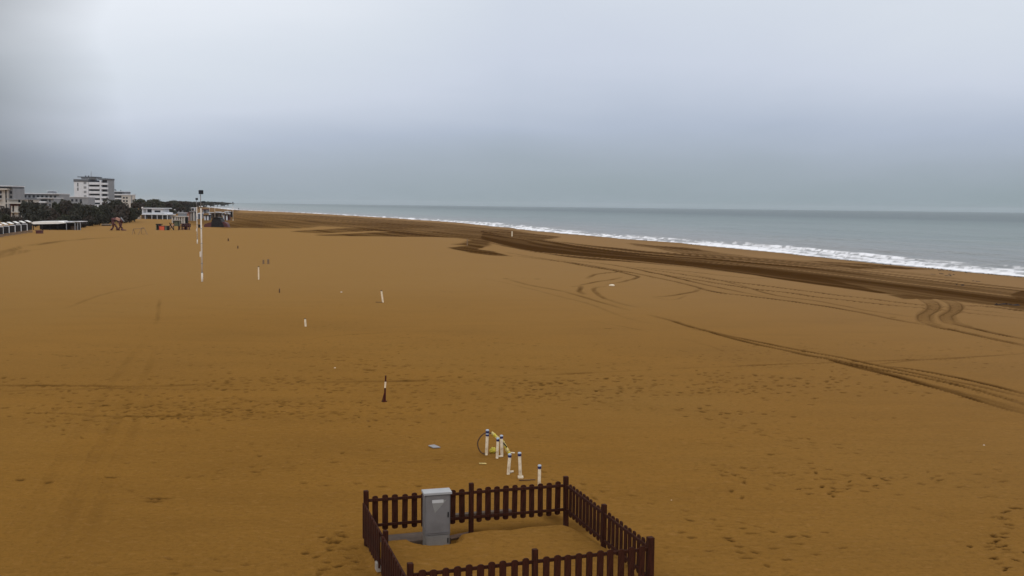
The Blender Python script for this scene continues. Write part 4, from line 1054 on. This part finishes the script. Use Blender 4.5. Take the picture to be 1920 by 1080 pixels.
for i in range(6):
    pine = i >= 4
    t = thing('umbrella_pine' if pine else 'coastal_tree', None, None)
    h = 6.0
    MB().tube([(0, 0, -.3), (.1, 0, h*.3), (-.05, .1, h*.7)], [.22, .17, .08], 7).build('trunk', MAT['bark'], t)
    for q in range(4):
        a = q*1.6+i; MB().tube([(.05, 0, h*.35), (math.cos(a)*.9, math.sin(a)*.9, h*.62), (math.cos(a)*1.5, math.sin(a)*1.5, h*.78)], [.09, .06, .03], 5).build('limb', MAT['bark'], t)
    me = crown_mesh('crown', LEAF[i % 3], 3.0+.3*i, 2.6, h, 2600 if not pine else 1800, 40+i, .46, 2.6 if pine else .2)
    o = bpy.data.objects.new('crown', me); col.objects.link(o); o.parent = t
    protos.append(t)
used = set()
def tree(px, top, D, kind, label, group, wpx=None):
    p = Q(px, top, D); zt = p[2]
    src = protos[kind]
    if kind in used: t = copy_tree(src)
    else: t = src; used.add(kind)
    s = zt/5.75; t.location = (p[0], D, 0); w = s if wpx is None else wpx/(F/D)/6.4
    t.scale = (w, w, s); t.rotation_euler = (0, 0, random.uniform(0, 6.28))
    tag(t, label, 'tree', group); return t
belt = 'dark trees in the belt behind the beach'
for i, (px, top, D) in enumerate(((-12,388,250),(4,386,262),(14,400,238),(48,376,262),(60,375,268),(72,383,252),(84,392,240),(98,386,250),(110,377,262),(122,373,285),(133,376,262),(146,381,255),(158,383,250),(170,384,262),(182,384,252),
                                 (193,383,262),(203,379,268),(212,374,285),(222,375,290),(232,380,280),(243,386,285),(252,389,300),(36,404,232),(66,404,226),(54,398,236),(90,405,226),(118,400,232),(140,402,236),(162,404,240),(186,402,246),(208,398,262),(228,398,275),(246,399,295),(174,412,238),(152,414,226),(128,412,220))):
    D += 0
    tree(px, top, D, [0, 2, 1, 0, 2, 3][i % 6], 'dense dark tree in the belt between the beach and the left buildings', belt, 34 if top < 396 else 30)
far = 'far trees along the beach edge'
for i, (px, top, D, w) in enumerate(((262,374,420,24),(272,376,430,22),(256,380,380,20),(284,378,440,20),(291,374.5,470,20),(300,377,470,20),(308,378.5,480,20),(316,378,520,20),(325,379,560,20),(333,378,600,20),(343,377,700,22),(352,377.5,760,22),(326,376.5,760,24),
                                 (362,379,800,20),(372,380,850,18),(352,388,500,14),(310,389,420,16),(322,390,430,16),(338,389,480,14),(268,388,400,14))):
    tree(px, top, D, [4, 1, 5, 0][i % 4], 'low dark tree on the far tree line along the beach', far, w*1.3)
vf = 'very far trees at the end of the beach'
for i in range(30):
    px = 236 + i*6.6; D = 1150 + (i*37) % 400 + max(0, px-380)*6
    tree(px, 377.2 + .7*((i*7) % 3) + max(0, px-400)*.06, D, [1, 0, 4][i % 3], 'very far tree fading where the beach meets the horizon', vf, 20)

# ------------------------------------------------------------------ haze, sky, light
hz = MB().box((0, 2500, 24), (14200 + 9000, 14000 + 9000, 58)).build('haze', None) if False else None
mh = bpy.data.materials.new('haze_air'); mh.use_nodes = True; nt = mh.node_tree; nt.nodes.clear()
ou = nt.nodes.new('ShaderNodeOutputMaterial'); pv = nt.nodes.new('ShaderNodeVolumePrincipled')
pv.inputs['Color'].default_value = (.86, .90, .95, 1); pv.inputs['Density'].default_value = HAZE = .00005; pv.inputs['Anisotropy'].default_value = 0.0
nt.links.new(pv.outputs[0], ou.inputs['Volume'])
ho = MB().box((0, 0, 15), (18600, 18600, 40)).build('haze', mh); ho['kind'] = 'stuff'

w = bpy.data.worlds.new('World'); scene.world = w; w.use_nodes = True; nt = w.node_tree
bg = nt.nodes['Background']; bg.inputs['Strength'].default_value = .10
sky = nt.nodes.new('ShaderNodeTexSky'); sky.sky_type = 'NISHITA'; sky.sun_disc = False; sky.sun_elevation = R(38); sky.sun_rotation = R(150)
tc = nt.nodes.new('ShaderNodeTexCoord'); sx = nt.nodes.new('ShaderNodeSeparateXYZ'); nt.links.new(tc.outputs['Generated'], sx.inputs[0])
mp = nt.nodes.new('ShaderNodeMapping'); mp.inputs['Scale'].default_value = (1.1, 1.1, 5.0); nt.links.new(tc.outputs['Generated'], mp.inputs[0])
n1 = noise(nt, mp.outputs[0], 1.5, 5, .5, .3)
el = math_(nt, 'ADD', sx.outputs[2], math_(nt, 'MULTIPLY', math_(nt, 'SUBTRACT', n1, .5), .13))
lf = math_(nt, 'MULTIPLY', math_(nt, 'MAXIMUM', math_(nt, 'MULTIPLY', sx.outputs[0], -1.0), math_(nt, 'MULTIPLY', sx.outputs[0], .25)), math_(nt, 'MULTIPLY', math_(nt, 'ADD', sx.outputs[2], .03), 1.9, True))
el = math_(nt, 'ADD', el, lf)
S = 10.0
cl = ramp(nt, el, [(0, (.275, .345, .385)), (.055, (.35, .41, .49)), (.096, (.435, .495, .615)), (.13, (.53, .585, .70)), (.16, (.61, .66, .77)), (.22, (.69, .74, .82)), (.36, (.90, .93, .98)), (.75, (1.12, 1.13, 1.16))])
# lens vignette painted into the sky as a dark bank to the left
az = math_(nt, 'ADD', math_(nt, 'MULTIPLY', sx.outputs[0], -1.0), math_(nt, 'MULTIPLY', math_(nt, 'SUBTRACT', noise(nt, mp.outputs[0], 2.2, 3, .5), .5), .10))
falloff = ramp(nt, az, [(.36, g3(1.0)), (.47, g3(.42)), (.75, g3(.6)), (1, g3(.9))])
cl = mixc(nt, 1.0, cl, falloff, 'MULTIPLY')
vm = nt.nodes.new('ShaderNodeVectorMath'); vm.operation = 'SCALE'; vm.inputs['Scale'].default_value = S; nt.links.new(cl, vm.inputs[0])
fin = mixc(nt, .93, sky.outputs[0], vm.outputs[0]); nt.links.new(fin, bg.inputs['Color'])
sd = bpy.data.lights.new('sun', 'SUN'); sd.energy = .7; sd.angle = R(25); sd.color = (1, .96, .90)
so = bpy.data.objects.new('sun', sd); col.objects.link(so); so.rotation_euler = (R(52), 0, R(-30))
vs = scene.view_settings; vs.view_transform = 'Standard'; vs.look = 'None'; vs.gamma = 1; vs.exposure = 0
scene.render.engine = 'CYCLES'; scene.cycles.volume_bounces = 2; scene.cycles.max_bounces = 6
scene.cycles.use_denoising = True
